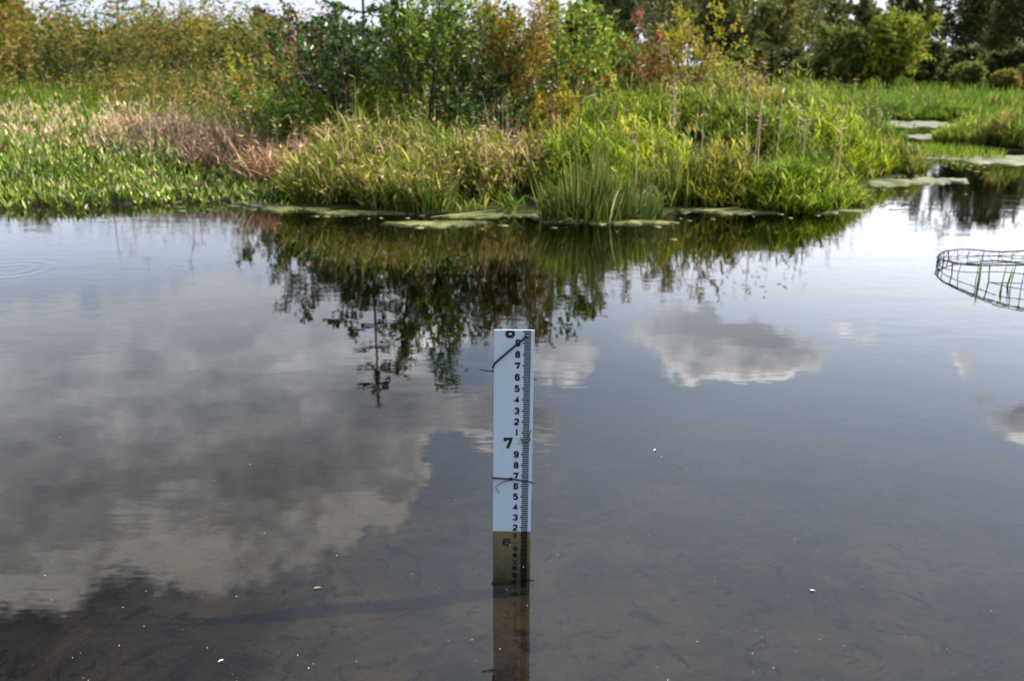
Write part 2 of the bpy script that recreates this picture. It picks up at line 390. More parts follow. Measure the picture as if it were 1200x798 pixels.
# ------------------------------------------------------------------ plant geometry (numpy)
def unit(v): return v / np.maximum(np.linalg.norm(v, axis=-1, keepdims=True), 1e-9)
def blades(rng, base, H, W, azm, lean, droop, seg=3, tone=None, dry=None, pitch_up=None):
    """Tapering curved ribbons. base (n,3); lean/droop as fractions of the length."""
    n = len(base)
    if tone is None: tone = rng.random(n)
    if dry is None: dry = np.zeros(n)
    d = np.stack([np.cos(azm), np.sin(azm), np.zeros(n)], 1)
    tw = azm + np.pi / 2 + rng.normal(0, 0.5, n)
    s = np.stack([np.cos(tw), np.sin(tw), rng.normal(0, 0.15, n)], 1)
    rows = []
    ts = np.linspace(0, 1, seg + 1)
    prof = np.interp(ts, [0, 0.35, 0.75, 1], [0.7, 1.0, 0.7, 0.0])
    V = []; T = []
    for k, tt in enumerate(ts):
        off = (lean * tt + droop * tt ** 2)
        up = tt * (1 - 0.25 * lean) - droop * 0.75 * tt ** 2.2 * 0.8
        c = base + d * (off * H)[:, None]; c[:, 2] = base[:, 2] + up * H
        if k < seg:
            wv = s * (W * prof[k] * 0.5)[:, None]
            V += [c - wv, c + wv]; T += [tt, tt]
        else:
            V.append(c); T.append(tt)
    nv = 2 * seg + 1
    V = np.stack(V, 1).reshape(-1, 3)
    T = np.tile(np.array(T), n)
    f = []
    for k in range(seg - 1):
        a = 2 * k
        f += [(a, a + 1, a + 3), (a, a + 3, a + 2)]
    a = 2 * (seg - 1); f.append((a, a + 1, a + 2))
    F = (np.array(f)[None] + (np.arange(n) * nv)[:, None, None]).reshape(-1, 3)
    C = np.stack([np.repeat(tone, nv), T, np.repeat(dry, nv), np.ones(n * nv)], 1)
    return V, F, C
def leaves(rng, P, D, L, W, tone=None, dry=None, upbias=0.5):
    """Folded pointed leaves: 4 vertices, 2 triangles each."""
    n = len(P)
    if tone is None: tone = rng.random(n)
    if dry is None: dry = np.zeros(n)
    D = unit(D)
    nrm = unit(rng.normal(0, 1, (n, 3)) + np.array([0, 0, upbias]))
    S = unit(np.cross(D, nrm)); N = np.cross(S, D)
    L = L[:, None]; W = W[:, None]
    a = P; b = P + D * L * 0.45 + S * W * 0.5 + N * W * 0.12; c = P + D * L - N * L * 0.12; d = P + D * L * 0.45 - S * W * 0.5 + N * W * 0.12
    V = np.stack([a, b, c, d], 1).reshape(-1, 3)
    F = (np.array([(0, 1, 2), (0, 2, 3)])[None] + (np.arange(n) * 4)[:, None, None]).reshape(-1, 3)
    C = np.stack([np.repeat(tone, 4), np.tile([0, .5, 1, .5], n), np.repeat(dry, 4), np.ones(n * 4)], 1)
    return V, F, C
def tube(pts, radii, sides=4):
    pts = np.asarray(pts, float); n = len(pts)
    tan = unit(np.gradient(pts, axis=0))
    ref = np.array([0.31, 0.17, 0.93]) if abs(tan[:, 2]).mean() < 0.8 else np.array([1.0, 0.13, 0.05])
    u = unit(np.cross(tan, ref)); v = np.cross(tan, u)
    a = np.arange(sides) * 2 * np.pi / sides
    V = (pts[:, None] + (u[:, None] * np.cos(a)[None, :, None] + v[:, None] * np.sin(a)[None, :, None]) * np.asarray(radii)[:, None, None]).reshape(-1, 3)
    f = []
    for k in range(n - 1):
        for j in range(sides):
            p, q = k * sides + j, k * sides + (j + 1) % sides
            f += [(p, q, q + sides), (p, q + sides, p + sides)]
    for j in range(1, sides - 1):
        f.append((0, j + 1, j)); e = (n - 1) * sides; f.append((e, e + j, e + j + 1))
    return V, np.array(f)
def polyline(rng, p, d, length, n, wander, up):
    pts = [np.array(p, float)]; d = np.array(d, float); st = length / n
    for _ in range(n):
        d = d + rng.normal(0, wander, 3) + np.array([0, 0, up]); d /= np.linalg.norm(d)
        pts.append(pts[-1] + d * st)
    return np.array(pts)
def interp_line(pts, tt):
    k = tt * (len(pts) - 1); i = np.minimum(k.astype(int), len(pts) - 2); f = (k - i)[:, None]
    return pts[i] * (1 - f) + pts[i + 1] * f, unit(pts[i + 1] - pts[i])
def canary(rng, base, H, leaf_len=0.14, leaf_w=0.013, per=9, dryp=0.05, top_bias=0.35):
    """leafy grass: each stem carries arching leaf blades up its length"""
    n = len(base)
    azs = rng.uniform(0, 2 * np.pi, n); lean = np.abs(rng.normal(0.10, 0.10, n))
    tone = np.clip(rng.normal(0.5, 0.26, n), 0, 1)
    parts = [blades(rng, base, H, np.full(n, 0.006), azs, lean, lean * 0.6, 3, tone * 0.8, (rng.random(n) < dryp * 2) * 0.8)]
    k = per
    hb = (np.arange(k)[None] + rng.random((n, k))) / k * (1 - top_bias) + top_bias * rng.random((n, k)) * 0.6
    hb = np.clip(hb, 0.05, 0.93).ravel()
    si = np.repeat(np.arange(n), k)
    d = np.stack([np.cos(azs), np.sin(azs)], 1)[si]
    off = (lean[si] * hb + lean[si] * 0.6 * hb ** 2) * H[si]
    b = base[si].copy(); b[:, :2] += d * off[:, None]; b[:, 2] += hb * H[si] * (1 - 0.25 * lean[si])
    ll = leaf_len * rng.uniform(0.6, 1.25, n * k) * (1.15 - 0.4 * hb)
    parts.append(blades(rng, b, ll, leaf_w * rng.uniform(0.7, 1.3, n * k), rng.uniform(0, 2 * np.pi, n * k), rng.uniform(0.25, 0.7, n * k), rng.uniform(0.1, 0.5, n * k), 3,
                        np.clip(tone[si] + rng.normal(0, 0.18, n * k), 0, 1), (rng.random(n * k) < dryp) * rng.uniform(0.4, 1, n * k)))
    return joinVF(parts)
def disc(rng, n, rx, ry=None, power=0.6):
    a = rng.uniform(0, 2 * np.pi, n); r = rng.random(n) ** power
    return np.stack([np.cos(a) * r * rx, np.sin(a) * r * (ry or rx)], 1), r

def px_pos(px, D):
    d = ray(px, 120); t_ = D / d.y
    x = d.x * t_; return x, D, tz(x, D)
def height_for(px, D, ytop, zbase):
    return max(at_depth(px, ytop, D).z - zbase, 0.12)

# grass clumps: one thing each ------------------------------------------------------------
def clump(name, px, D, ytop, rx, ry, n, kind, mat, label, cat='grass', seed=1, group=None, leaf=None, **kw):
    rng = np.random.default_rng(seed)
    x, y, z = px_pos(px, D)
    H0 = height_for(px, D, ytop, z)
    q, r = disc(rng, n, rx, ry)
    zz = terrain(q + np.array([x, y])) - z
    base = np.column_stack([q, np.maximum(zz, -z - 0.02) - 0.01])
    H = H0 * (1.0 - (0.72 if kind == 'canary' else 0.4) * r ** 2.2) * np.clip(rng.normal(0.80, 0.2, n), 0.3, 1.15) * (1 + 0.18 * np.sin(q[:, 0] * 11 + seed) * np.sin(q[:, 1] * 9 + seed * 2))
    out_az = np.arctan2(q[:, 1], q[:, 0]) + rng.normal(0, 0.7, n)
    if kind == 'canary':
        V, F, C = canary(rng, base, H, **kw)
    elif kind == 'tuft':
        W = rng.uniform(0.006, 0.012, n)
        V, F, C = blades(rng, base, H * 1.15, W, out_az, np.abs(rng.normal(0.12, 0.1, n)) + 0.25 * r, np.abs(rng.normal(0.2, 0.2, n)), 4,
                         np.clip(rng.normal(0.5, 0.25, n), 0, 1), (rng.random(n) < kw.get('dryp', 0.3)) * rng.uniform(0.5, 1, n))
    elif kind == 'reed':
        W = rng.uniform(0.012, 0.022, n)
        H = H * rng.uniform(0.65, 1.1, n); dr = np.where(rng.random(n) < 0.22, rng.uniform(0.3, 0.7, n), np.abs(rng.normal(0.03, 0.05, n)))
        V, F, C = blades(rng, base, H * 1.05, W, out_az, np.abs(rng.normal(0.06, 0.06, n)) + 0.08 * r, dr, 5,
                         np.clip(rng.normal(0.45, 0.22, n), 0, 1), ((rng.random(n) < kw.get('dryp', 0.2)) & (dr > 0.12)) * rng.uniform(0.5, 1, n))
    elif kind == 'seedy':
        # sedge blades with small pale drooping seed heads
        W = rng.uniform(0.007, 0.014, n)
        azb = out_az + rng.normal(0, 1.2, n); ln = np.abs(rng.normal(0.18, 0.16, n)) + 0.12 * r; dp = np.abs(rng.normal(0.22, 0.22, n))
        A = blades(rng, base, H * 1.1, W, azb, ln, dp, 4, np.clip(rng.normal(0.4, 0.3, n), 0, 1), (rng.random(n) < kw.get('dryp', 0.35) * 0.4) * rng.uniform(0.5, 1, n))
        ns = int(n * kw.get('seed_heads', 1.0)); si = rng.integers(0, n, ns); tt = rng.uniform(0.35, 1.0, ns)
        P = base[si].copy(); dd = np.stack([np.cos(azb[si]), np.sin(azb[si])], 1)
        P[:, :2] += dd * ((ln[si] * tt + dp[si] * tt ** 2) * H[si] * 1.1)[:, None]
        P[:, 2] += (tt * (1 - 0.25 * ln[si]) - dp[si] * 0.6 * tt ** 2.2) * H[si] * 1.1
        B = leaves(rng, P, np.column_stack([dd, rng.normal(0.1, 0.6, ns)]) + rng.normal(0, 0.5, (ns, 3)), rng.uniform(0.04, 0.09, ns), rng.uniform(0.014, 0.026, ns), rng.uniform(0.2, 1, ns), (rng.random(ns) < 0.65) * rng.uniform(0.4, 1, ns))
        nc = n; si = rng.integers(0, n, nc); tt = rng.uniform(0.1, 0.85, nc); P = base[si].copy(); dd = np.stack([np.cos(azb[si]), np.sin(azb[si])], 1)
        P[:, :2] += dd * ((ln[si] * tt + dp[si] * tt ** 2) * H[si] * 1.1)[:, None]; P[:, 2] += (tt * (1 - 0.25 * ln[si]) - dp[si] * 0.6 * tt ** 2.2) * H[si] * 1.1
        Cc = blades(rng, P, rng.uniform(0.10, 0.24, nc), rng.uniform(0.008, 0.016, nc), rng.uniform(0, 6.28, nc), rng.uniform(0.3, 0.8, nc), rng.uniform(0.1, 0.5, nc), 3, np.clip(rng.normal(0.6, 0.25, nc), 0, 1), (rng.random(nc) < kw.get('dryp', 0.35)) * rng.uniform(0.4, 1, nc))
        V, F, C = joinVF([A, B, Cc])
    o = obj(name, mesh_tri(name, V, F, C), M[mat], loc=(x, y, z))
    return tag(o, label, cat, group)

# woody plants: stems + foliage --------------------------------------------------------------
def skeleton(rng, H, stems, spread, n1, n2, base_r=0.0, up=0.05, wander=0.10, first=0.2, blen=0.42, ang=0.8):
    """returns list of (pts, r0, r1, level)"""
    out = []
    for s in range(stems):
        a = rng.uniform(0, 2 * np.pi); tilt = spread * rng.uniform(0.25, 1.0) if stems > 1 else spread * 0.15
        d = np.array([np.cos(a) * np.sin(tilt), np.sin(a) * np.sin(tilt), np.cos(tilt)])
        p = np.array([np.cos(a), np.sin(a), 0]) * base_r * rng.random()
        L = H * rng.uniform(0.78, 1.04) / max(np.cos(tilt), 0.6) * (1.0 if s else 1.02)
        main = polyline(rng, p, d, L, 9, wander * 0.6, up)
        r0 = 0.006 * H + 0.004
        out.append((main, r0, r0 * 0.25, 0))
        for k in range(n1):
            tt = first + (1 - first) * (k + rng.random()) / n1
            c, td = interp_line(main, np.array([min(tt, 0.98)])); c, td = c[0], td[0]
            b = rng.uniform(0, 2 * np.pi); e1 = np.array([np.cos(b), np.sin(b), 0.0])
            dd = unit(td * np.cos(ang) + e1 * np.sin(ang))
            l1 = L * blen * (1.15 - 0.75 * tt) * rng.uniform(0.7, 1.25)
            br = polyline(rng, c, dd, l1, 5, wander, up * 1.2)
            out.append((br, r0 * 0.45 * (1.1 - 0.6 * tt), r0 * 0.12, 1))
            for j in range(n2):
                t2 = 0.2 + 0.8 * (j + rng.random()) / n2
                c2, td2 = interp_line(br, np.array([min(t2, 0.98)]))
                dd2 = unit(td2[0] * 0.7 + unit(rng.normal(0, 1, 3)) * 0.75 + np.array([0, 0, 0.12]))
                tw = polyline(rng, c2[0], dd2, l1 * rng.uniform(0.3, 0.6), 3, wander, up)
                out.append((tw, r0 * 0.16, r0 * 0.06, 2))
    return out
def woody(name, px, D, ytop, label, cat, mat, bark, seed, stems=5, spread=0.5, n1=9, n2=5, leaf=(0.06, 0.035), per=7, dryp=0.05, mat2=None, frac2=0.0,
          names=('stem', 'foliage'), first=0.2, blen=0.42, base_r=0.1, group=None, sides=4, up=0.05, ang=0.8, droop=0.0, tone=(0.5, 0.25), height=None, upper_dry=0.0, leaf_from=0.15):
    rng = np.random.default_rng(seed)
    x, y, z = px_pos(px, D)
    H = height or height_for(px, D, ytop, z)
    sk = skeleton(rng, H, stems, spread, n1, n2, base_r, up, first=first, blen=blen, ang=ang)
    zmax = max(p[0][:, 2].max() for p in sk)
    k = H / zmax
    sk = [(p * k, a, b, l) for p, a, b, l in sk]
    root = empty(name, (x, y, z - 0.02), label, cat, group)
    T = joinVF([tube(p, np.linspace(a, b, len(p)), sides if l == 0 else 3) for p, a, b, l in sk])
    obj(names[0], mesh_tri(names[0], T[0], T[1]), M[bark], root)
    Ps, Ds = [], []
    for p, a, b, l in sk:
        if l == 0: cnt = per; lo = 0.55
        elif l == 1: cnt = per; lo = leaf_from
        else: cnt = per; lo = 0.05
        c, d = interp_line(p, np.clip(lo + (1 - lo) * (np.arange(cnt) + rng.random(cnt)) / cnt, 0, 0.999))
        Ps.append(c); Ds.append(d)
    Pp = np.concatenate(Ps); Dd = np.concatenate(Ds)
    n = len(Pp)
    Dd = unit(Dd * 0.5 + unit(rng.normal(0, 1, (n, 3))) * 0.9 + np.array([0, 0, -droop]))
    tn = np.clip(rng.normal(tone[0], tone[1], n), 0, 1)
    dr = (rng.random(n) < dryp + upper_dry * np.clip(Pp[:, 2] / H - 0.5, 0, 1) * 2) * rng.uniform(0.5, 1, n)
    LL = leaf[0] * rng.uniform(0.65, 1.3, n); WW = leaf[1] * rng.uniform(0.7, 1.25, n)
    sel = rng.random(n) < frac2 if mat2 else np.zeros(n, bool)
    for q, mm, nm in ((~sel, mat, names[1]), (sel, mat2, 'autumn_' + names[1])):
        if q.any():
            V, F, C = leaves(rng, Pp[q], Dd[q], LL[q], WW[q], tn[q], dr[q], 0.8)
            obj(nm, mesh_tri(nm, V, F, C), M[mm], root)
    return root
def conifer(name, px, D, H, label, seed, whorls=9, cat='tree', wide=0.28, nl=46, group=None):
    rng = np.random.default_rng(seed)
    x, y, z = px_pos(px, D)
    root = empty(name, (x, y, z - 0.02), label, cat, group)
    trunk = np.column_stack([rng.normal(0, 0.004, 10).cumsum() * H * 0.4, rng.normal(0, 0.004, 10).cumsum() * H * 0.4, np.linspace(0, H, 10)])
    parts = [tube(trunk, np.linspace(0.011 * H, 0.002 * H, 10), 6)]
    Ps, Ds = [], []
    for k in range(whorls):
        tt = 0.18 + 0.76 * (k + 0.3 * rng.random()) / whorls
        c, _ = interp_line(trunk, np.array([tt]))
        m_ = rng.integers(4, 6); a0 = rng.random() * 6.28
        for j in range(m_):
            a = a0 + j * 6.283 / m_ + rng.normal(0, 0.2)
            L = H * wide * (1.05 - tt) * rng.uniform(0.6, 1.2) + 0.02 * H
            br = polyline(rng, c[0], (np.cos(a), np.sin(a), 0.15), L, 4, 0.06, 0.01)
            parts.append(tube(br, np.linspace(0.004 * H, 0.0012 * H, 5), 3))
            cc, d = interp_line(br, rng.uniform(0.15, 1, nl).clip(0, 0.999)); Ps.append(cc); Ds.append(d)
    cc, d = interp_line(trunk, rng.uniform(0.8, 1, nl * 2).clip(0, 0.999)); Ps.append(cc); Ds.append(d)
    T = joinVF(parts); obj('trunk', mesh_tri('trunk', T[0], T[1]), M['bark_dark'], root)
    Pp = np.concatenate(Ps); Dd = unit(np.concatenate(Ds) * 0.8 + unit(rng.normal(0, 1, (len(Pp), 3))) * 0.7); n = len(Pp)
    V, F, C = leaves(rng, Pp, Dd, 0.022 * H * rng.uniform(0.7, 1.3, n), 0.006 * H * rng.uniform(0.7, 1.3, n))
    obj('crown', mesh_tri('crown', V, F, C), M['needle'], root)
    return root

# ------------------------------------------------------------------ ground cover (stuff)
def scatter(rng, n, xlim, ylim, keep):
    P = np.stack([rng.uniform(*xlim, n), rng.uniform(*ylim, n)], 1)
    s = signed(P); k = keep(P, s, rng.random(n)); return P[k], s[k]
# smartweed in front of the left bank
rng = np.random.default_rng(11)
def left_edge(P): return px_arr(P)
def px_arr(P):
    d = np.column_stack([P, np.full(len(P), 0.2 - CAM_H)]) @ np.array(_cm)
    return 600 + FPX * d[:, 0] / -d[:, 2]
P, s = scatter(rng, 9000, (-9, -1.5), (7.0, 13.5), lambda P, s, r: (s > -0.10) & (px_arr(P) < 335) & (r < np.where(px_arr(P) > 210, np.clip(1 - s / 1.6, 0, 1), np.clip(1.25 - s / 5, 0, 1))))
zt = np.maximum(terrain(P), -0.02); n = len(P)
H = (0.05 + 0.21 * sstep(s, 0.0, 2.4)) * rng.uniform(0.6, 1.35, n) * (1 + 0.35 * wob(P[:, 0] * 1.8, P[:, 1] * 1.8))
base = np.column_stack([P, zt])
pink = rng.random(n) < np.clip((s - 1.5) / 2.2, 0.04, 0.75) * (px_arr(P) < 260) * (0.75 + 0.4 * wob(P[:, 0] * 1.5, P[:, 1] * 1.5))
parts = [blades(rng, base, H, np.full(n, 0.006), rng.uniform(0, 6.28, n), np.abs(rng.normal(0.1, 0.1, n)), np.zeros(n), 2, rng.random(n) * 0.5)]
k = 7; si = np.repeat(np.arange(n), k); hb = np.clip((np.tile(np.arange(k), n) + rng.random(n * k)) / k, 0.05, 0.98)
b = base[si].copy(); b[:, 2] += hb * H[si]; b[:, :2] += rng.normal(0, 0.015, (n * k, 2))
a = rng.uniform(0, 6.28, n * k)
parts.append(leaves(rng, b, np.column_stack([np.cos(a), np.sin(a), rng.uniform(0.6, 2.6, n * k)]), rng.uniform(0.05, 0.11, n * k), rng.uniform(0.013, 0.024, n * k), np.clip(rng.normal(0.45, 0.27, n * k) + 0.28 * wob(P[si, 0] * 2.2, P[si, 1] * 2.2), 0, 1), (rng.random(n * k) < 0.07) * 0.6, 0.4))
si = np.repeat(np.flatnonzero(pink), 6)
b = base[si].copy(); b[:, 2] += H[si] * rng.uniform(0.85, 1.1, len(si)); b[:, :2] += rng.normal(0, 0.05, (len(si), 2))
parts.append(blades(rng, b, rng.uniform(0.03, 0.09, len(si)), rng.uniform(0.008, 0.016, len(si)), rng.uniform(0, 6.28, len(si)), rng.uniform(0, 0.7, len(si)), np.zeros(len(si)), 3, np.ones(len(si)), rng.uniform(0.35, 1, len(si))))
V, F, C = joinVF(parts)
tag(obj('smartweed', mesh_tri('smartweed', V, F, C), M['weed']), 'low leafy green smartweed with pink flower spikes along the left bank', 'ground cover', kind='stuff')

# leafy grass blanket on the main bank
rng = np.random.default_rng(12)
P, s = scatter(rng, 11000, (-3.5, 7.5), (7.0, 19), lambda P, s, r: (s > 0.03) & (px_arr(P) > 330) & (px_arr(P) < 1150) & (r < np.where(P[:, 1] < 14, 0.72, 0.5)))
n = len(P); base = np.column_stack([P, terrain(P)])
big = sstep(px_arr(P), 560, 720)
H = (0.16 + 0.05 * big) * rng.uniform(0.6, 1.15, n) * (0.55 + 0.45 * sstep(s, 0.0, 1.0))
V, F, C = canary(rng, base, H, leaf_len=0.14, per=5, dryp=0.16)
tag(obj('bank_grass', mesh_tri('bank_grass', V, F, C), M['canary_deep']), 'yellow-green leafy grass covering the middle and right of the bank', 'grass', kind='stuff')
# shorter green grass behind the smartweed on the left
rng = np.random.default_rng(13)
P, s = scatter(rng, 22000, (-22, -1.0), (11.5, 22), lambda P, s, r: (px_arr(P) < 420) & (px_arr(P) > -60))
n = len(P); base = np.column_stack([P, terrain(P)])
V, F, C = blades(rng, base, rng.uniform(0.15, 0.42, n), rng.uniform(0.01, 0.02, n), rng.uniform(0, 6.28, n), np.abs(rng.normal(0.12, 0.1, n)), np.abs(rng.normal(0.15, 0.15, n)), 3, np.clip(rng.normal(0.5, 0.25, n), 0, 1), (rng.random(n) < 0.06) * 0.8)
tag(obj('meadow_grass', mesh_tri('meadow_grass', V, F, C), M['lowgrass']), 'short bright green grass behind the pink smartweed', 'grass', kind='stuff')
# far marsh grass
rng = np.random.default_rng(14)
P, s = scatter(rng, 60000, (-25, 40), (13.5, 60), lambda P, s, r: (s > 0.0) & (px_arr(P) > -80) & (px_arr(P) < 1300) & ((px_arr(P) > 880) | (P[:, 1] > 20)) & (r < 30 / (P[:, 1] + 8)))
n = len(P); base = np.column_stack([P, terrain(P)])
V, F, C = blades(rng, base, rng.uniform(0.35, 0.7, n) * (0.6 + 0.4 * sstep(s, 0, 0.8)) * (1 - 0.45 * sstep(P[:, 1], 18, 28)) * (0.75 + 0.5 * wob(P[:, 0] * 0.9, P[:, 1] * 0.5)), rng.uniform(0.015, 0.035, n), rng.uniform(0, 6.28, n), np.abs(rng.normal(0.12, 0.1, n)), np.abs(rng.normal(0.15, 0.15, n)), 3, np.clip(rng.normal(0.45, 0.25, n) + 0.3 * wob(P[:, 0] * 0.5 + 4, P[:, 1] * 0.3), 0, 1), (rng.random(n) < 0.09) * 0.8)
tag(obj('marsh_grass', mesh_tri('marsh_grass', V, F, C), M['canary_deep']), 'green marsh grass stretching back to the far trees', 'grass', kind='stuff')
# rough mixed herbs behind the dry tussocks
rng = np.random.default_rng(16)
P, s = scatter(rng, 3600, (-14, -1.2), (12.4, 19.5), lambda P, s, r: (px_arr(P) < 430) & (px_arr(P) > -40) & (r < 0.25 + 0.75 * sstep(px_arr(P), 90, 170)))
n = len(P); base = np.column_stack([P, terrain(P)])
H = rng.uniform(0.35, 0.85, n) * (0.85 + 0.35 * wob(P[:, 0] * 0.8 + 1, P[:, 1] * 0.8)) * (0.75 + 0.35 * sstep(P[:, 1], 13, 17))
tone = np.clip(rng.normal(0.24, 0.22, n) + 0.25 * wob(P[:, 0] * 0.7, P[:, 1] * 0.7 + 2), 0, 1)
parts = [blades(rng, base, H, np.full(n, 0.010), rng.uniform(0, 6.28, n), np.abs(rng.normal(0.1, 0.08, n)), np.zeros(n), 3, tone * 0.6, np.full(n, 0.3))]
k = 12; si = np.repeat(np.arange(n), k); hb = np.clip(0.1 + 0.9 * (np.tile(np.arange(k), n) + rng.random(n * k)) / k, 0, 1.0)
b = base[si].copy(); b[:, 2] += hb * H[si]; b[:, :2] += rng.normal(0, 0.04, (n * k, 2)); a = rng.uniform(0, 6.28, n * k)
parts.append(leaves(rng, b, np.column_stack([np.cos(a), np.sin(a), rng.uniform(0.0, 1.4, n * k)]), rng.uniform(0.05, 0.13, n * k), rng.uniform(0.015, 0.03, n * k), np.clip(tone[si] + rng.normal(0, 0.2, n * k), 0, 1), (rng.random(n * k) < 0.15) * 0.8, 0.4))
V, F, C = joinVF(parts)
tag(obj('rough_herbs', mesh_tri('rough_herbs', V, F, C), M['tall']), 'rough knee-high olive herbs behind the dry tussocks', 'herbs', kind='stuff')
# last year's dead stalks standing through the grass
rng = np.random.default_rng(17)
P, s = scatter(rng, 950, (-4.5, 6.5), (7.2, 14), lambda P, s, r: (s > 0.1) & (px_arr(P) > 120) & (px_arr(P) < 1080) & (r < 0.6 + 0.4 * wob(P[:, 0] * 1.3, P[:, 1])))
n = len(P); base = np.column_stack([P, terrain(P)])
H = rng.uniform(0.45, 0.95, n); azs = rng.uniform(0, 6.28, n); ln = np.abs(rng.normal(0.15, 0.2, n))
parts = [blades(rng, base, H, np.full(n, 0.006), azs, ln, np.zeros(n), 3, rng.uniform(0.3, 1, n), np.zeros(n))]
k = 5; si = np.repeat(np.arange(n), k); tt = rng.uniform(0.7, 1.0, n * k)
b = base[si].copy(); b[:, :2] += np.stack([np.cos(azs[si]), np.sin(azs[si])], 1) * (ln[si] * tt * H[si])[:, None]; b[:, 2] += tt * (1 - 0.25 * ln[si]) * H[si]
parts.append(leaves(rng, b, np.column_stack([rng.normal(0, 1, (n * k, 2)), rng.uniform(-0.6, 0.8, n * k)]), rng.uniform(0.03, 0.08, n * k), rng.uniform(0.008, 0.018, n * k), rng.uniform(0.2, 1, n * k), np.zeros(n * k)))
V, F, C = joinVF(parts)
tag(obj('dead_stalks', mesh_tri('dead_stalks', V, F, C), M['dry']), 'thin straw-brown dead stalks standing through the bank grass', 'stalks', kind='stuff')
# tall ochre herbs of the left background
rng = np.random.default_rng(15)
P, s = scatter(rng, 5600, (-24, -4), (19.0, 27), lambda P, s, r: (px_arr(P) < 400) & (px_arr(P) > -50))
n = len(P); base = np.column_stack([P, terrain(P)])
H = rng.uniform(0.8, 1.9, n) * (0.95 + 0.4 * wob(P[:, 0] * 0.6, P[:, 1] * 0.6))
azs = rng.uniform(0, 6.28, n)
grn = wob(P[:, 0] * 0.5 + 3, P[:, 1] * 0.4)
tone = np.clip(rng.normal(0.36, 0.26, n) + 0.3 * grn, 0, 1)
parts = [blades(rng, base, H, np.full(n, 0.012), azs, np.abs(rng.normal(0.06, 0.05, n)), np.zeros(n), 3, tone * 0.6, np.full(n, 0.4))]
k = 16; si = np.repeat(np.arange(n), k); hb = np.clip(0.18 + 0.84 * (np.tile(np.arange(k), n) + rng.random(n * k)) / k, 0, 1.0)
b = base[si].copy(); b[:, 2] += hb * H[si]; b[:, :2] += rng.normal(0, 0.05, (n * k, 2))
a = rng.uniform(0, 6.28, n * k)
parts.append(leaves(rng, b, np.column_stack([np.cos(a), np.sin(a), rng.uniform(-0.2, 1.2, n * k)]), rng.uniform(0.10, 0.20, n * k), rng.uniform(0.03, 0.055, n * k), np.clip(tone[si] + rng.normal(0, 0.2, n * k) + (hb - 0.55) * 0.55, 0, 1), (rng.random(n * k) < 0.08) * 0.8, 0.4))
V, F, C = joinVF(parts)
tag(obj('tall_herbs', mesh_tri('tall_herbs', V, F, C), M['tall']), 'dense stand of tall ochre and olive herbs behind the left bank', 'herbs', kind='stuff')

# ------------------------------------------------------------------ grass clumps and reeds on the bank
G1 = 'grass clumps along the bank'
clump('dry_tussock', 205, 10.6, 122, 0.75, 0.5, 950, 'seedy', 'dry', 'pink-brown dry tussock standing in the smartweed on the left', 'tussock', 21, G1, dryp=0.12)
clump('dry_tussock', 165, 11.6, 132, 0.6, 0.4, 560, 'seedy', 'dry', 'paler dry tussock just behind the pink-brown one on the left', 'tussock', 22, G1, dryp=0.15)
clump('dry_tussock', 330, 9.0, 152, 0.42, 0.35, 560, 'seedy', 'dry', 'dark brown dry tussock at the shore, left of the tan sedge', 'tussock', 23, G1, dryp=0.05)
clump('dry_tussock', 265, 10.0, 140, 0.6, 0.4, 560, 'seedy', 'dry', 'wispy brown tussock between the two larger dry tussocks', 'tussock', 24, G1, dryp=0.25)
clump('sedge_clump', 385, 8.1, 160, 0.42, 0.3, 620, 'seedy', 'sedge', 'tan and green sedge clump at the left end of the sedge row', 'sedge', 25, G1, dryp=0.28)
clump('sedge_clump', 425, 8.5, 122, 0.45, 0.4, 720, 'seedy', 'sedge', 'tallest tan sedge clump below the dark shrub', 'sedge', 26, G1, dryp=0.32)
clump('sedge_clump', 470, 7.8, 165, 0.40, 0.3, 620, 'seedy', 'sedge', 'tan sedge clump at the water with a trailing blade on its right', 'sedge', 27, G1, dryp=0.2)
clump('sedge_clump', 520, 8.3, 140, 0.5, 0.4, 720, 'seedy', 'sedge', 'green-topped sedge clump in the middle of the sedge row', 'sedge', 28, G1, dryp=0.15, seed_heads=0.7)
clump('sedge_clump', 575, 8.3, 150, 0.5, 0.4, 760, 'seedy', 'sedge', 'rusty brown-flecked sedge clump behind the pale algae shelf', 'sedge', 29, G1, dryp=0.5, seed_heads=1.8)
clump('sedge_clump', 622, 8.4, 160, 0.42, 0.35, 560, 'seedy', 'dry', 'brown bent sedge clump left of the tall reeds', 'sedge', 30, G1, dryp=0.5)
clump('reed_clump', 505, 7.5, 178, 0.22, 0.12, 90, 'reed', 'reed', 'small clump of broad green reed blades before the tan sedge', 'reeds', 31, 'reed clumps at the water edge')
clump('reed_clump', 688, 7.15, 168, 0.33, 0.18, 260, 'reed', 'reed', 'tallest green reed clump standing in the algae at mid bank', 'reeds', 32, 'reed clumps at the water edge')
clump('reed_clump', 740, 7.3, 182, 0.30, 0.18, 200, 'reed', 'reed', 'reed clump with pale drooping blades right of the tallest reeds', 'reeds', 33, 'reed clumps at the water edge', dryp=0.4)
clump('reed_clump', 803, 8.0, 155, 0.30, 0.2, 200, 'reed', 'reed', 'dark upright reed clump at the notch in the shore', 'reeds', 34, 'reed clumps at the water edge', dryp=0.05)
GC = 'cattail stands before the tall herbs'
clump('cattail_stand', 14, 19.2, 64, 0.55, 0.3, 220, 'reed', 'reed', 'blue-green cattail stand at the left edge before the ochre herbs', 'cattails', 35, GC, dryp=0.03)
clump('cattail_stand', 88, 19.4, 72, 0.5, 0.3, 150, 'reed', 'reed', 'green cattail stand second from the left edge', 'cattails', 36, GC, dryp=0.06)
clump('cattail_stand', 150, 19.6, 76, 0.5, 0.3, 130, 'reed', 'reed', 'cattail stand behind the pink-brown dry tussock', 'cattails', 37, GC, dryp=0.12)
K = dict(cat='grass', group=G1)
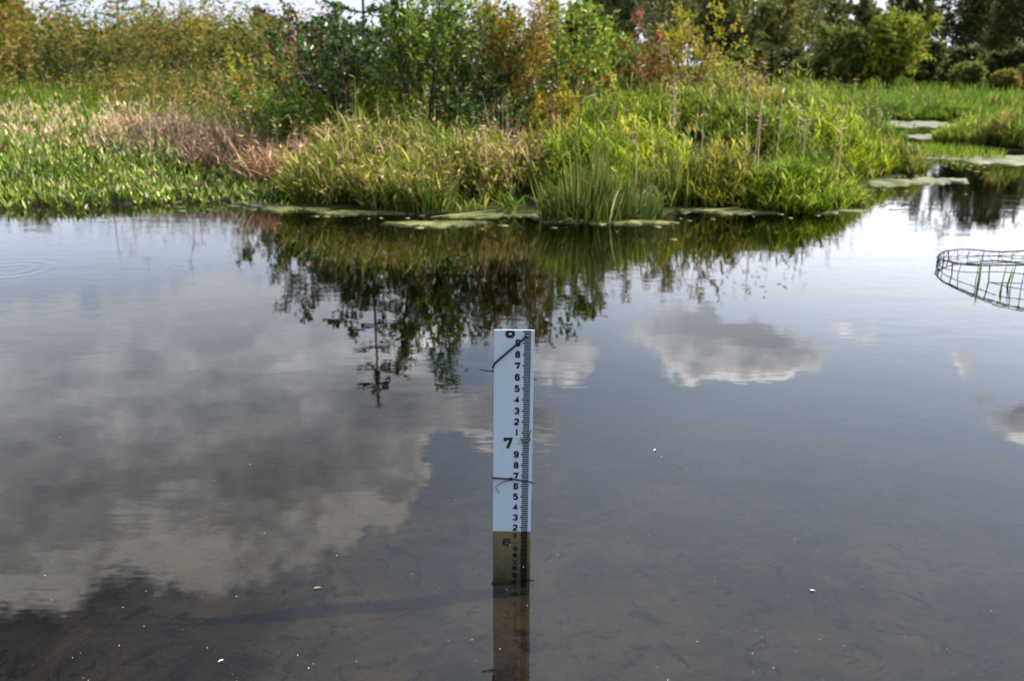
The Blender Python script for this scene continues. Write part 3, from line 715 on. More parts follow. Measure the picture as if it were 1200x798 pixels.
clump('grass_mound', 690, 8.2, 112, 0.55, 0.45, 420, 'canary', 'canary', 'sunlit yellow-green grass mound directly behind the tallest reeds', seed=41, **K)
clump('grass_mound', 750, 8.6, 118, 0.55, 0.45, 420, 'canary', 'canary', 'arching grass mound behind the pale drooping reeds', seed=42, dryp=0.15, **K)
clump('grass_mound', 855, 8.1, 152, 0.45, 0.35, 360, 'canary', 'canary_olive', 'olive grass mound at the shore right of the dark reed clump', seed=43, dryp=0.12, **K)
clump('grass_mound', 935, 7.95, 172, 0.52, 0.35, 560, 'canary', 'canary', 'rounded bright grass mound at the corner where the shore turns back', seed=44, **K)
clump('grass_mound', 985, 8.3, 195, 0.30, 0.25, 240, 'canary', 'canary', 'small yellow-flecked mound at the tip of the shore corner', seed=45, dryp=0.2, **K)
clump('grass_mound', 905, 9.8, 112, 0.75, 0.5, 560, 'canary', 'canary_deep', 'broad grass mound up the slope behind the corner mound', seed=46, **K)
clump('grass_mound', 985, 10.6, 112, 0.70, 0.55, 560, 'canary', 'canary', 'large grass mound overhanging the small inlet on the right', seed=47, **K)
clump('grass_mound', 1045, 10.9, 150, 0.50, 0.45, 420, 'canary', 'canary_olive', 'russet-based grass mound at the right tip of the main bank', seed=48, dryp=0.16, **K)
clump('grass_mound', 810, 10.4, 90, 0.75, 0.5, 520, 'canary', 'canary_deep', 'high grass mound under the yellow sapling', seed=49, **K)
clump('grass_mound', 730, 10.2, 88, 0.70, 0.5, 480, 'canary', 'canary', 'pale grass mound under the red-leaved sapling', seed=50, **K)
clump('grass_mound', 930, 12.6, 70, 0.9, 0.6, 520, 'canary', 'canary', 'grass mound on the skyline of the right slope', seed=51, dryp=0.14, **K)
clump('grass_mound', 860, 12.4, 66, 0.8, 0.6, 480, 'canary', 'canary_olive', 'straw-tipped grass mound left of the skyline mound', seed=52, dryp=0.25, **K)
clump('grass_mound', 1010, 13.0, 98, 0.7, 0.6, 420, 'canary', 'canary_deep', 'grass mound beside the head of the back channel', seed=53, **K)
clump('grass_mound', 965, 12.2, 88, 0.8, 0.6, 480, 'canary', 'canary', 'grass mound falling away to the right of the skyline mound', seed=54, dryp=0.1, **K)
clump('grass_mound', 790, 12.0, 76, 0.7, 0.5, 420, 'canary', 'canary_olive', 'straw-flecked grass mound at the foot of the rusty low shrub', seed=55, dryp=0.3, **K)
clump('grass_mound', 1030, 10.7, 158, 0.35, 0.3, 260, 'canary', 'canary_deep', 'low grass mound hanging over the inlet water', seed=56, dryp=0.2, **K)
clump('grass_mound', 555, 8.7, 140, 0.4, 0.35, 260, 'canary', 'canary', 'green leafy mound rising among the tan sedge', seed=57, dryp=0.15, **K)
clump('grass_mound', 490, 8.9, 128, 0.45, 0.35, 260, 'canary', 'canary_deep', 'green leafy mound behind the tan sedge below the light green shrub', seed=58, dryp=0.15, **K)
clump('grass_mound', 640, 8.6, 130, 0.4, 0.35, 260, 'canary', 'canary_olive', 'grass mound between the brown sedge and the sunlit mound', seed=59, dryp=0.2, **K)
G2 = 'grass clumps across the back channel'
clump('grass_mound', 1050, 22.6, 112, 1.0, 0.5, 420, 'canary', 'lowgrass', 'dark-based grass strip mound across the channel, left one', seed=61, cat='grass', group=G2)
clump('grass_mound', 1100, 22.0, 112, 0.9, 0.5, 420, 'canary', 'lowgrass', 'grass mound across the channel where the strip bends nearer', seed=62, cat='grass', group=G2)
clump('grass_mound', 1140, 15.6, 132, 0.55, 0.5, 380, 'canary', 'canary', 'low grass mound on the right islet, nearest the channel', seed=63, cat='grass', group=G2)
clump('grass_mound', 1180, 14.6, 122, 0.45, 0.45, 380, 'canary', 'canary_olive', 'straw-tipped grass mound at the right edge of the picture', seed=64, dryp=0.25, cat='grass', group=G2)
clump('grass_mound', 1218, 14.2, 128, 0.5, 0.45, 380, 'canary', 'canary_deep', 'dark green mound cut by the right edge of the picture', seed=65, cat='grass', group=G2)

# ------------------------------------------------------------------ shrubs and saplings on the bank
G3 = 'shrubs and saplings on the bank'
S = dict(group=G3, cat='shrub', names=('stem', 'foliage'))
def shrub(name, px, D, yt, label, mat, bark, seed, **kw):
    a = dict(S); a.update(kw)
    return woody(name, px, D, yt, label, a.pop('cat'), mat, bark, seed, **a)
shrub('shrub', 412, 10.4, 2, 'dense dark green shrub with glossy leaves left of centre', 'dark_leaf', 'twig', 71, stems=8, spread=0.55, n1=10, n2=5, per=7, leaf=(0.065, 0.042), base_r=0.3)
shrub('sapling', 352, 10.9, -8, 'thin maroon-leaved sapling at the left side of the dark shrub', 'maroon_leaf', 'twig', 72, stems=3, spread=0.25, n1=9, n2=3, per=5, leaf=(0.06, 0.035), mat2='red_leaf', frac2=0.15, cat='sapling')
shrub('shrub', 505, 10.2, -26, 'tall light green shrub behind the sedge, left of the orange-tipped one', 'green_leaf', 'twig', 73, stems=7, spread=0.38, n1=10, n2=5, per=7, leaf=(0.06, 0.035), base_r=0.25, dryp=0.06)
shrub('sapling', 497, 9.9, 0, 'slender willow sapling rising above the shrubs left of the gauge', 'green_leaf', 'bark_dark', 74, stems=2, spread=0.16, n1=22, n2=5, per=7, leaf=(0.075, 0.026), height=2.3, first=0.3, blen=0.30, ang=0.6, cat='sapling')
shrub('shrub', 552, 9.9, -4, 'dark olive shrub in front of the orange-tipped willow', 'dark_leaf', 'twig', 75, stems=7, spread=0.5, n1=9, n2=5, per=6, leaf=(0.055, 0.03), base_r=0.25, dryp=0.12)
shrub('shrub', 600, 10.2, -14, 'olive brown willow shrub with orange shoot tips at the centre', 'olive_leaf', 'twig', 76, stems=11, spread=0.5, n1=9, n2=5, per=7, leaf=(0.075, 0.016), base_r=0.3, up=0.12, ang=0.5, upper_dry=0.55)
shrub('shrub', 655, 10.8, -8, 'bright green broad-leaved shrub right of the orange-tipped willow', 'green_leaf', 'twig', 77, stems=6, spread=0.45, n1=9, n2=5, per=6, leaf=(0.075, 0.045), base_r=0.25, mat2='red_leaf', frac2=0.03)
shrub('shrub', 690, 11.2, 42, 'small shrub with a few scarlet leaves beside the broad-leaved shrub', 'green_leaf', 'twig', 78, stems=5, spread=0.5, n1=8, n2=4, per=5, leaf=(0.065, 0.035), mat2='red_leaf', frac2=0.22, base_r=0.2)
shrub('sapling', 752, 11.8, 4, 'thin scarlet-leaved sapling left of the yellow sapling', 'red_leaf', 'twig', 79, stems=2, spread=0.12, n1=8, n2=2, per=4, leaf=(0.075, 0.04), cat='sapling', blen=0.2, dryp=0.35)
shrub('sapling', 802, 12.2, -2, 'yellow-leaved sapling on the bank right of centre', 'yellow_leaf', 'twig', 80, stems=4, spread=0.28, n1=10, n2=4, per=6, leaf=(0.065, 0.035), cat='sapling', dryp=0.04)
shrub('shrub', 775, 12.6, 48, 'rusty low shrub at the foot of the yellow sapling', 'olive_leaf', 'twig', 81, stems=6, spread=0.55, n1=8, n2=4, per=6, leaf=(0.06, 0.03), base_r=0.3, dryp=0.25)
shrub('shrub', 835, 13.0, 58, 'low green shrub right of the yellow sapling with reddish stalks', 'green_leaf', 'twig', 82, stems=6, spread=0.55, n1=8, n2=4, per=6, leaf=(0.06, 0.03), base_r=0.3, mat2='maroon_leaf', frac2=0.1)
shrub('shrub', 308, 12.3, 52, 'low shrub with yellow leaves left of the maroon sapling', 'yellow_leaf', 'twig', 83, stems=6, spread=0.55, n1=8, n2=4, per=6, leaf=(0.06, 0.035), base_r=0.3, mat2='green_leaf', frac2=0.6)
shrub('shrub', 345, 9.9, 88, 'leafy green bush below the maroon sapling', 'green_leaf', 'twig', 84, stems=8, spread=0.7, n1=8, n2=4, per=6, leaf=(0.07, 0.03), base_r=0.3, tone=(0.35, 0.2))
shrub('shrub', 450, 9.6, 92, 'bright green bush in front of the dark shrub', 'green_leaf', 'twig', 85, stems=8, spread=0.6, n1=8, n2=4, per=6, leaf=(0.07, 0.025), base_r=0.3)
shrub('shrub', 645, 9.6, 86, 'yellowish bush in the shade edge right of the olive willow', 'yellow_leaf', 'twig', 86, stems=7, spread=0.6, n1=8, n2=4, per=6, leaf=(0.06, 0.025), base_r=0.3, mat2='olive_leaf', frac2=0.6)
shrub('shrub', 570, 9.4, 100, 'dark low bush under the olive willow', 'dark_leaf', 'twig', 87, stems=7, spread=0.7, n1=8, n2=4, per=6, leaf=(0.06, 0.03), base_r=0.35)
shrub('shrub', 385, 12.4, 20, 'dusky shrub filling behind the maroon sapling and dark shrub', 'dark_leaf', 'twig', 88, stems=8, spread=0.55, n1=9, n2=5, per=7, leaf=(0.08, 0.045), base_r=0.4)
shrub('shrub', 465, 12.2, -12, 'leafy shrub behind the conifer sapling', 'green_leaf', 'twig', 89, stems=8, spread=0.5, n1=9, n2=5, per=7, leaf=(0.08, 0.045), base_r=0.4, tone=(0.4, 0.25))
shrub('shrub', 535, 12.4, -18, 'leafy shrub behind the dark olive shrub', 'green_leaf', 'twig', 90, stems=8, spread=0.5, n1=9, n2=5, per=7, leaf=(0.08, 0.045), base_r=0.4, dryp=0.12)
shrub('shrub', 640, 12.8, 34, 'yellow-green shrub behind the broad-leaved shrub', 'yellow_leaf', 'twig', 92, stems=8, spread=0.55, n1=9, n2=5, per=7, leaf=(0.08, 0.04), base_r=0.4, mat2='green_leaf', frac2=0.6)
shrub('shrub', 715, 13.2, 40, 'dull green shrub between the scarlet-flecked shrub and the scarlet sapling', 'green_leaf', 'twig', 93, stems=8, spread=0.55, n1=9, n2=5, per=7, leaf=(0.08, 0.04), base_r=0.4, mat2='olive_leaf', frac2=0.4)
conifer('conifer_sapling', 430, 11.0, 2.95, 'dark thin conifer sapling rising through the dark shrub', 91, whorls=9, cat='sapling', group=G3)
G4 = 'shrubs among the tall herbs on the left'
for i, (px, D, yt, mt, lab) in enumerate([
        (18, 23.5, -25, 'olive_leaf', 'tall olive willow shrub at the left edge of the picture'),
        (75, 25, 30, 'olive_leaf', 'rounded ochre shrub with open sky above it on the left'),
        (128, 25.5, 18, 'green_leaf', 'grey-green shrub in front of the far dark conifer'),
        (198, 24.5, -6, 'green_leaf', 'tall leafy green shrub splitting the sky gap on the left'),
        (240, 24.0, 8, 'yellow_leaf', 'yellow-green shrub above the dry tussocks'),
        (285, 23.5, 12, 'green_leaf', 'light green shrub between the yellow-green one and the maroon sapling')]):
    shrub('shrub', px, D, yt, lab, mt, 'twig', 100 + i, stems=8, spread=0.45, n1=9, n2=4, per=6, leaf=(0.13, 0.05), base_r=0.5, group=G4, mat2='olive_leaf', frac2=0.3)

# ------------------------------------------------------------------ far trees
G5 = 'trees beyond the marsh'
def tree(px, D, yt, mat, lab, seed, stems=3, n1=15, n2=5, per=9, leaf=(0.27, 0.14), spread=0.3, first=0.15, name='tree', bark='bark_dark', blen=0.4, **kw):
    return woody(name, px, D, yt, lab, kw.pop('cat', 'tree'), mat, bark, seed, stems=stems, spread=spread, n1=n1, n2=n2, per=per, leaf=leaf, first=first,
                 names=('trunk', 'crown'), group=G5, base_r=0.3, blen=blen, sides=5, **kw)
tree(722, 44, -70, 'far_dark', 'dark slim tree behind the scarlet sapling', 121, spread=0.2)
tree(775, 46, -60, 'far_olive', 'grey-brown half-bare tree behind the yellow sapling', 122, per=4, bark='bark')
tree(845, 42, -40, 'far_olive', 'broad olive tree behind the straw-tipped skyline grass', 123, stems=5, spread=0.45)
tree(900, 46, -22, 'far_olive', 'olive tree with thin greying top right of the broad olive tree', 124, stems=4, spread=0.4)
tree(948, 50, -25, 'far_olive', 'thinly leaved greyish tree with sky showing through its top', 125, per=4, bark='bark')
tree(990, 33, 30, 'far_blue', 'dark green willow bush at the left foot of the yellowing willow', 126, stems=7, spread=0.6, first=0.05, cat='shrub', name='shrub')
tree(1036, 32, 6, 'far_willow', 'yellowing willow across the back channel', 127, stems=10, spread=0.62, first=0.05, leaf=(0.17, 0.07), per=14, blen=0.5)
tree(1075, 37, 48, 'far_dark', 'dark evergreen bush right of the yellowing willow', 128, stems=4, spread=0.4, first=0.05, cat='shrub', name='shrub')
tree(1108, 42, -62, 'far_dark', 'tall dark tree right of the yellowing willow', 129, stems=3, spread=0.28)
tree(1152, 44, -75, 'far_dark', 'tall dark tree second from the right edge', 130, stems=3, spread=0.3)
tree(1198, 43, -70, 'far_dark', 'tall dark tree cut by the right edge', 131, stems=3, spread=0.3)
tree(1130, 32, 78, 'far_blue', 'bluish green round bush under the tall dark trees', 132, stems=7, spread=0.7, first=0.05, cat='shrub', name='shrub')
tree(1172, 30, 88, 'far_olive', 'russet low bush under the trees near the right edge', 133, stems=7, spread=0.7, first=0.05, cat='shrub', name='shrub')
tree(1210, 31, 80, 'far_blue', 'green low bush at the right edge before the tall trees', 134, stems=7, spread=0.7, first=0.05, cat='shrub', name='shrub')
tree(10, 40, -30, 'far_olive', 'olive tree far behind the herbs at the left edge', 135, stems=4)
tree(310, 52, 10, 'far_olive', 'pale olive tree far behind the maroon sapling', 136, stems=4, spread=0.4)
tree(670, 48, 5, 'far_dark', 'dim tree far behind the broad-leaved shrub', 137, stems=4, spread=0.4)
for k, (px, D, yt, mt, lab) in enumerate([
        (700, 60, -35, 'far_olive', 'hazy olive tree in the back row left of the dark slim tree'), (750, 62, -30, 'far_olive', 'hazy tree in the back row between the scarlet and yellow saplings'),
        (808, 58, -45, 'far_dark', 'dusky tree in the back row directly behind the yellow sapling'), (872, 60, -20, 'far_olive', 'back row tree between the broad olive tree and its right neighbour'),
        (925, 62, -24, 'far_dark', 'back row tree filling the gap left of the thin greyish tree'), (972, 58, -14, 'far_dark', 'back row tree right of the thin greyish tree'),
        (1012, 60, -20, 'far_olive', 'back row tree rising left of the yellowing willow'), (1068, 60, -22, 'far_dark', 'back row tree rising right of the yellowing willow'),
        (1130, 58, -50, 'far_dark', 'back row dark tree between the two tall dark trees'), (1176, 60, -60, 'far_olive', 'back row tree between the second and the rightmost tall tree'),
        (1230, 56, -60, 'far_dark', 'back row dark tree just outside the right edge'), (240, 60, 25, 'far_olive', 'low far tree above the yellow-green shrub on the left'),
        (60, 60, 20, 'far_olive', 'low far tree behind the rounded ochre shrub')]):
    tree(px, D, yt, mt, lab, 150 + k, stems=4, spread=0.35, first=0.05, leaf=(0.36, 0.2), n1=13)
for k, (px, D, yt, mt, lab) in enumerate([
        (860, 34, 62, 'far_dark', 'dark thicket bush behind the straw-tipped skyline grass'), (905, 36, 55, 'far_dark', 'dark thicket bush behind the skyline grass mound'),
        (945, 34, 70, 'far_blue', 'bluish thicket bush left of the willow bush'), (1100, 38, 60, 'far_dark', 'dark thicket bush under the left tall dark tree'),
        (1150, 39, 62, 'far_dark', 'dark thicket bush under the second tall dark tree'), (1195, 38, 58, 'far_dark', 'dark thicket bush under the rightmost tall tree'),
        (740, 36, 55, 'far_dark', 'dark thicket bush behind the scarlet sapling')]):
    tree(px, D, yt, mt, lab, 170 + k, stems=7, spread=0.7, first=0.03, leaf=(0.34, 0.2), cat='shrub', name='shrub')
conifer('conifer', 152, 42, 5.1, 'dark pointed conifer far behind the left herbs', 138, whorls=12, group=G5, nl=40)
conifer('conifer', 92, 48, 4.0, 'small conifer peeking over the herbs at far left', 139, whorls=12, group=G5, nl=40)

# ------------------------------------------------------------------ algae mats
m, t, out = new_mat('floating algae')
geo = t.node('ShaderNodeNewGeometry')
nA = t.noise(geo.outputs['Position'], 5, 5, 0.6); nB = t.noise(geo.outputs['Position'], 40, 4, 0.6)
c = t.ramp(nA, [(0.35, (0.03, 0.038, 0.008)), (0.5, (0.09, 0.095, 0.02)), (0.65, (0.24, 0.22, 0.07))])
c = t.mix(t.smooth(nB, 0.45, 0.65, 0, 0.8), c, (0.045, 0.055, 0.015))
bp = t.node('ShaderNodeBump'); bp.inputs['Strength'].default_value = 0.5; bp.inputs['Distance'].default_value = 0.01; t.link(nB, bp.inputs['Height'])
principled(t, out, c, 0.7, 0.3, bp.outputs[0]); M['algae'] = m
m, t, out = new_mat('grey algae')
geo = t.node('ShaderNodeNewGeometry')
nA = t.noise(geo.outputs['Position'], 3, 5, 0.6); nB = t.noise(geo.outputs['Position'], 40, 4, 0.6)
c = t.ramp(nA, [(0.35, (0.05, 0.055, 0.02)), (0.5, (0.13, 0.125, 0.06)), (0.65, (0.26, 0.24, 0.15))])
c = t.mix(t.smooth(nB, 0.45, 0.62, 0, 0.8), c, (0.05, 0.06, 0.02))
principled(t, out, c, 0.7, 0.3); M['algae_grey'] = m
def mat_thing(px, py, wpx, hpx, label, mat='algae', seed=0, group='floating algae mats', name='algae_mat'):
    rng = np.random.default_rng(seed)
    c = at(px, py); e = at(px + wpx / 2, py); f = at(px, py - hpx / 2)
    rx, ry = abs(e.x - c.x), abs(f.y - c.y)
    n = 72; a = np.arange(n) * 2 * np.pi / n
    r = np.ones(n)
    for k, am in ((2, .20), (3, .20), (5, .16), (8, .12), (11, .10), (17, .09), (23, .07)): r += am * np.sin(k * a + rng.uniform(0, 6.28))
    ring = np.stack([np.cos(a) * r * rx, np.sin(a) * r * ry], 1)
    V = [(0, 0, 0.016)]; F = []
    for s_, z_ in ((0.4, 0.016), (0.75, 0.013), (0.93, 0.011), (1.0, 0.002), (1.0, -0.01)):
        V += [(q[0] * s_, q[1] * s_, z_ + rng.normal(0, 0.0025) * (z_ > 0.005)) for q in ring]
    for j in range(n):
        F.append((0, 1 + j, 1 + (j + 1) % n))
        for k in range(4):
            p, q = 1 + k * n + j, 1 + k * n + (j + 1) % n
            F += [(p, p + n, q + n), (p, q + n, q)]
    o = obj(name, mesh_tri(name, V, F), M[mat], loc=(c.x, c.y, 0))
    return tag(o, label, 'algae', group)
mat_thing(318, 241, 66, 6, 'straw-coloured algae mat at the foot of the dark brown tussock', 'algae_grey', 1)
mat_thing(345, 246, 60, 5, 'narrow pale algae strip floating just off the brown tussock', 'algae', 2)
mat_thing(420, 250, 90, 4, 'thin algae strip along the tan sedge', 'algae', 3)
mat_thing(600, 248, 140, 13, 'wide yellow-green algae shelf between the sedge and the tall reeds', 'algae', 4)
mat_thing(510, 263, 110, 5, 'olive algae strip floating in front of the small reed clump', 'algae', 5)
mat_thing(700, 260, 130, 6, 'algae mat around the foot of the tallest reeds', 'algae', 6)
mat_thing(850, 247, 110, 6, 'algae strip at the notch right of the dark reeds', 'algae', 7)
mat_thing(950, 248, 100, 4, 'thin algae line under the corner grass mound', 'algae', 8)
mat_thing(1040, 214, 90, 7, 'algae mat in the small inlet behind the corner mound', 'algae', 9)
mat_thing(1098, 212, 62, 6, 'grey-flecked algae mat at the mouth of the small inlet', 'algae_grey', 10)
mat_thing(1075, 146, 110, 7, 'pale algae sheet across the back channel', 'algae_grey', 11)
mat_thing(1090, 161, 70, 7, 'smaller pale algae sheet nearer in the back channel', 'algae_grey', 12)
mat_thing(1165, 187, 130, 9, 'greyish algae sheet in front of the right islet', 'algae_grey', 13)
mat_thing(1100, 178, 70, 16, 'green mossy mat between the bank tip and the right islet', 'algae', 14)
rng = np.random.default_rng(161); parts = []
n = 5200; P = np.stack([rng.uniform(-4.6, 6.5, n), rng.uniform(6.3, 13.5, n)], 1); sg = signed(P)
for p in P[(sg < 0.02) & (rng.random(n) < np.exp(sg / 0.22)) & (px_arr(P) > 200)]:
    k = 7; a = np.arange(k) * 6.283 / k; r = rng.uniform(0.008, 0.032) * rng.uniform(0.6, 1.3, k)
    V = np.concatenate([[[p[0], p[1], 0.008]], np.column_stack([p[0] + np.cos(a) * r * 1.5, p[1] + np.sin(a) * r, np.full(k, 0.003)]), np.column_stack([p[0] + np.cos(a) * r * 1.5, p[1] + np.sin(a) * r, np.full(k, -0.004)])])
    F = [(0, 1 + j, 1 + (j + 1) % k) for j in range(k)] + [(1 + j, 1 + k + j, 1 + k + (j + 1) % k) for j in range(k)] + [(1 + j, 1 + k + (j + 1) % k, 1 + (j + 1) % k) for j in range(k)]
    parts.append((V, np.array(F)))
V, F, _ = joinVF(parts)
tag(obj('algae_flecks', mesh_tri('algae_flecks', V, F), M['algae']), 'small flecks of algae and duckweed along the shoreline', 'algae', kind='stuff')
rng = np.random.default_rng(160)
c0 = at(1105, 180); n = 1500
q, r = disc(rng, n, 0.75, 1.1)
P = q + np.array([c0.x, c0.y])
V, F, C = blades(rng, np.column_stack([P, np.zeros(n)]), rng.uniform(0.06, 0.16, n), rng.uniform(0.008, 0.014, n), rng.uniform(0, 6.28, n), rng.uniform(0, 0.4, n), rng.uniform(0, 0.3, n), 2)
tag(obj('mat_grass', mesh_tri('mat_grass', V, F, C), M['lowgrass']), 'short grass growing on the mossy mat before the back channel', 'grass', kind='stuff')

# ------------------------------------------------------------------ staff gauge
GD = 2.16
gw = at(599.6, 622); GX0, GY0 = gw.x, gw.y
FT = 0.3048; WL = 6.16
def gz(ft):                       # gauge reading -> height; below the surface the water foreshortens it
    return (ft - WL) * FT if ft >= WL else (ft - WL) * FT * 0.66
g = empty('staff_gauge', (GX0, GY0, 0.0), 'white staff gauge with black numerals standing in the pond', 'staff gauge')
g.rotation_euler = (0, R(0.25), 0)
def box(name, x0, x1, y0, y1, z0, z1, mat, parent, bev=0.0):
    import bmesh
    bm = bmesh.new()
    bmesh.ops.create_cube(bm, size=1.0)
    for v in bm.verts:
        v.co = ((x0 + x1) / 2 + v.co.x * (x1 - x0), (y0 + y1) / 2 + v.co.y * (y1 - y0), (z0 + z1) / 2 + v.co.z * (z1 - z0))
    if bev: bmesh.ops.bevel(bm, geom=bm.edges[:], offset=bev, segments=2, affect='EDGES')
    me = bpy.data.meshes.new(name); bm.to_mesh(me); bm.free()
    return obj(name, me, mat, parent)
m, t, out = new_mat('enamelled gauge plate')
tcn = t.node('ShaderNodeTexCoord'); sp = t.node('ShaderNodeSeparateXYZ'); t.link(tcn.outputs['Object'], sp.inputs[0])
nA = t.noise(tcn.outputs['Object'], 30, 5, 0.6); nB = t.noise(t.xyz(t.mul(sp.outputs[0], 90), t.mul(sp.outputs[2], 7), 0.0), 1, 4, 0.6)
nD = t.noise(tcn.outputs['Object'], 130, 2, 0.5)
c = t.mix(t.smooth(nB, 0.45, 0.75, 0, 0.22), (0.47, 0.52, 0.59), (0.38, 0.41, 0.44))
c = t.mix(t.smooth(nD, 0.70, 0.76, 0, 0.6), c, (0.25, 0.22, 0.17))
alg = t.mix(nA, (0.34, 0.27, 0.05), (0.60, 0.49, 0.16))
lev = t.add(sp.outputs[2], t.mul(t.sub(nA, 0.5), 0.010))
alg = t.mix(t.smooth(t.add(sp.outputs[2], t.mul(t.sub(nA, 0.5), 0.12)), -0.05, -0.17, 0, 0.8), alg, (0.10, 0.085, 0.03))
c = t.mix(t.smooth(lev, 0.003, -0.001), c, alg)
principled(t, out, c, 0.35, 0.5); M['plate'] = m
m, t, out = new_mat('black gauge print'); principled(t, out, (0.012, 0.012, 0.013), 0.45, 0.4); M['print'] = m
m, t, out = new_mat('black nylon'); principled(t, out, (0.010, 0.010, 0.011), 0.4, 0.5); M['nylon'] = m
m, t, out = new_mat('weathered steel post')
tcn = t.node('ShaderNodeTexCoord'); n_ = t.noise(tcn.outputs['Object'], 25, 5, 0.6)
principled(t, out, t.mix(n_, (0.10, 0.085, 0.07), (0.22, 0.19, 0.16)), 0.7, 0.3); M['post'] = m
PT = 0.0022
ZTOP = gz(8.0) + 0.003
ZBOT = -0.20
plate = box('plate', -0.0508, 0.0508, -PT, PT, ZBOT, ZTOP, M['plate'], g, 0.0006)
box('post', -0.021, 0.021, PT + 0.0005, 0.042, ZBOT - 0.25, ZTOP - 0.03, M['post'], g, 0.003)
def strip(path, wd, closed=False):
    """flat mitred stroke in the x/z plane"""
    p = np.array(path, float); n = len(p)
    V = []; F = []
    for i in range(n):
        a = p[i - 1] if (i or closed) else p[i]; b = p[(i + 1) % n] if (i < n - 1 or closed) else p[i]
        d1 = unit(p[i] - a) if np.linalg.norm(p[i] - a) > 1e-9 else None
        d2 = unit(b - p[i]) if np.linalg.norm(b - p[i]) > 1e-9 else None
        if d1 is None: d1 = d2
        if d2 is None: d2 = d1
        nn = unit(np.array([-(d1 + d2)[1], (d1 + d2)[0]])); k = wd / 2 / max(abs(nn @ np.array([-d1[1], d1[0]])), 0.5)
        V += [p[i] - nn * k, p[i] + nn * k]
    for i in range(n if closed else n - 1):
        j = (i + 1) % n
        F.append((2 * i, 2 * i + 1, 2 * j + 1, 2 * j))
    return np.array(V), F
c_ = 0.22
OCT = lambda x0, x1, y0, y1: [(x0 + c_, y0), (x1 - c_, y0), (x1, y0 + c_), (x1, y1 - c_), (x1 - c_, y1), (x0 + c_, y1), (x0, y1 - c_), (x0, y0 + c_)]
DIG = {
    '1': [([(0.22, 1.2), (0.42, 1.36), (0.56, 1.5), (0.56, 0.0)], False)],
    '2': [([(0, 1.15), (0, 1.5 - c_), (c_, 1.5), (1 - c_, 1.5), (1, 1.5 - c_), (1, 0.95), (0.8, 0.72), (0.12, 0.28), (0.0, 0.0), (1.05, 0.0)], False)],
    '3': [([(0, 1.2), (0, 1.5 - c_ * .6), (c_, 1.5), (1 - c_, 1.5), (1, 1.5 - c_), (1, 0.98), (0.8, 0.77), (0.3, 0.77)], False), ([(0.8, 0.745), (1, 0.55), (1, c_), (1 - c_, 0), (c_, 0), (0, c_ * .6), (0, 0.3)], False)],
    '4': [([(0.72, 0.0), (0.72, 1.5), (0.0, 0.42), (1.12, 0.42)], False)],
    '5': [([(1.0, 1.5), (0.06, 1.5), (0.0, 0.88), (1 - c_, 0.88), (1, 0.88 - c_), (1, c_), (1 - c_, 0), (c_, 0), (0, c_ * .8), (0, 0.34)], False)],
    '6': [(OCT(0, 1, 0, 0.86), True), ([(0, 0.5), (0, 1.5 - c_), (c_, 1.5), (1 - c_, 1.5), (1, 1.5 - c_ * .8), (1, 1.2)], False)],
    '7': [([(0, 1.12), (0.0, 1.5), (1.04, 1.5), (0.95, 1.2), (0.42, 0.0)], False)],
    '8': [(OCT(0.0, 1.0, 0, 0.78), True), (OCT(0.06, 0.94, 0.78, 1.5), True)],
    '9': [(OCT(0, 1, 0.64, 1.5), True), ([(1, 1.0), (1, c_), (1 - c_, 0), (c_, 0), (0, c_ * .8), (0, 0.3)], False)],
}
def numeral(ch, cx, ft, wd, ht, stroke, clip_top=None):
    Vs, Fs, off = [], [], 0
    for k, (path, cl) in enumerate(DIG[ch]):
        p = np.array(path, float)
        sx = wd - stroke; sy = ht - stroke
        p = np.column_stack([cx - sx / 2 + p[:, 0] * sx, (p[:, 1] / 1.5 - 0.5) * sy])
        V, F = strip(p, stroke, cl)
        # reading -> height, so that the part under water is foreshortened
        z = np.array([gz(ft + v / FT) for v in V[:, 1]])
        if clip_top is not None: z = np.minimum(z, clip_top)
        Vs += [(V[i, 0], -PT - 0.0007 - 0.0002 * k, z[i]) for i in range(len(V))]
        Fs += [tuple(q + off for q in f) for f in F]; off += len(V)
    me = bpy.data.meshes.new('numeral'); me.from_pydata(Vs, [], Fs); me.update()
    return obj('numeral', me, M['print'], g)
for foot in (7, 6, 5):
    for tenth in range(9, 0, -1):
        ft = foot + tenth / 10
        if ft < 5.35: break
        numeral(str(tenth), 0.0095, ft, 0.0128, 0.0190, 0.0047)
numeral('7', -0.0125, 7.0, 0.0225, 0.034, 0.0076)
numeral('6', -0.0125, 6.0, 0.0235, 0.034, 0.0076)
numeral('8', -0.0100, 8.0, 0.0235, 0.036, 0.0078, clip_top=ZTOP - 0.0015)
V = []; F = []
for k in range(int((8.0 - 5.3) / 0.02)):
    ft = 8.0 - 0.02 * k
    tenth = abs(ft * 10 - round(ft * 10)) < 0.02; whole = abs(ft - round(ft)) < 0.002
    x0 = 0.0085 if whole and k else (0.0225 if tenth else 0.0255)
    za, zb = gz(ft - 0.0066), min(gz(ft + 0.0066), ZTOP - 0.0008)
    if whole and k:
        zc, zd = gz(ft - 0.0016), gz(ft + 0.0016); i = len(V)
        V += [(x0, -PT - 0.0007, zc), (0.0255, -PT - 0.0007, zc), (0.0255, -PT - 0.0007, zd), (x0, -PT - 0.0007, zd)]; F.append((i, i + 1, i + 2, i + 3)); x0 = 0.0255
    i = len(V)
    V += [(x0, -PT - 0.0007, za), (0.0425, -PT - 0.0007, za), (0.0425, -PT - 0.0007, zb), (x0, -PT - 0.0007, zb)]; F.append((i, i + 1, i + 2, i + 3))
me = bpy.data.meshes.new('graduation_marks'); me.from_pydata(V, [], F); me.update()
tag(obj('graduation_marks', me, M['print'], g), kind='stuff')
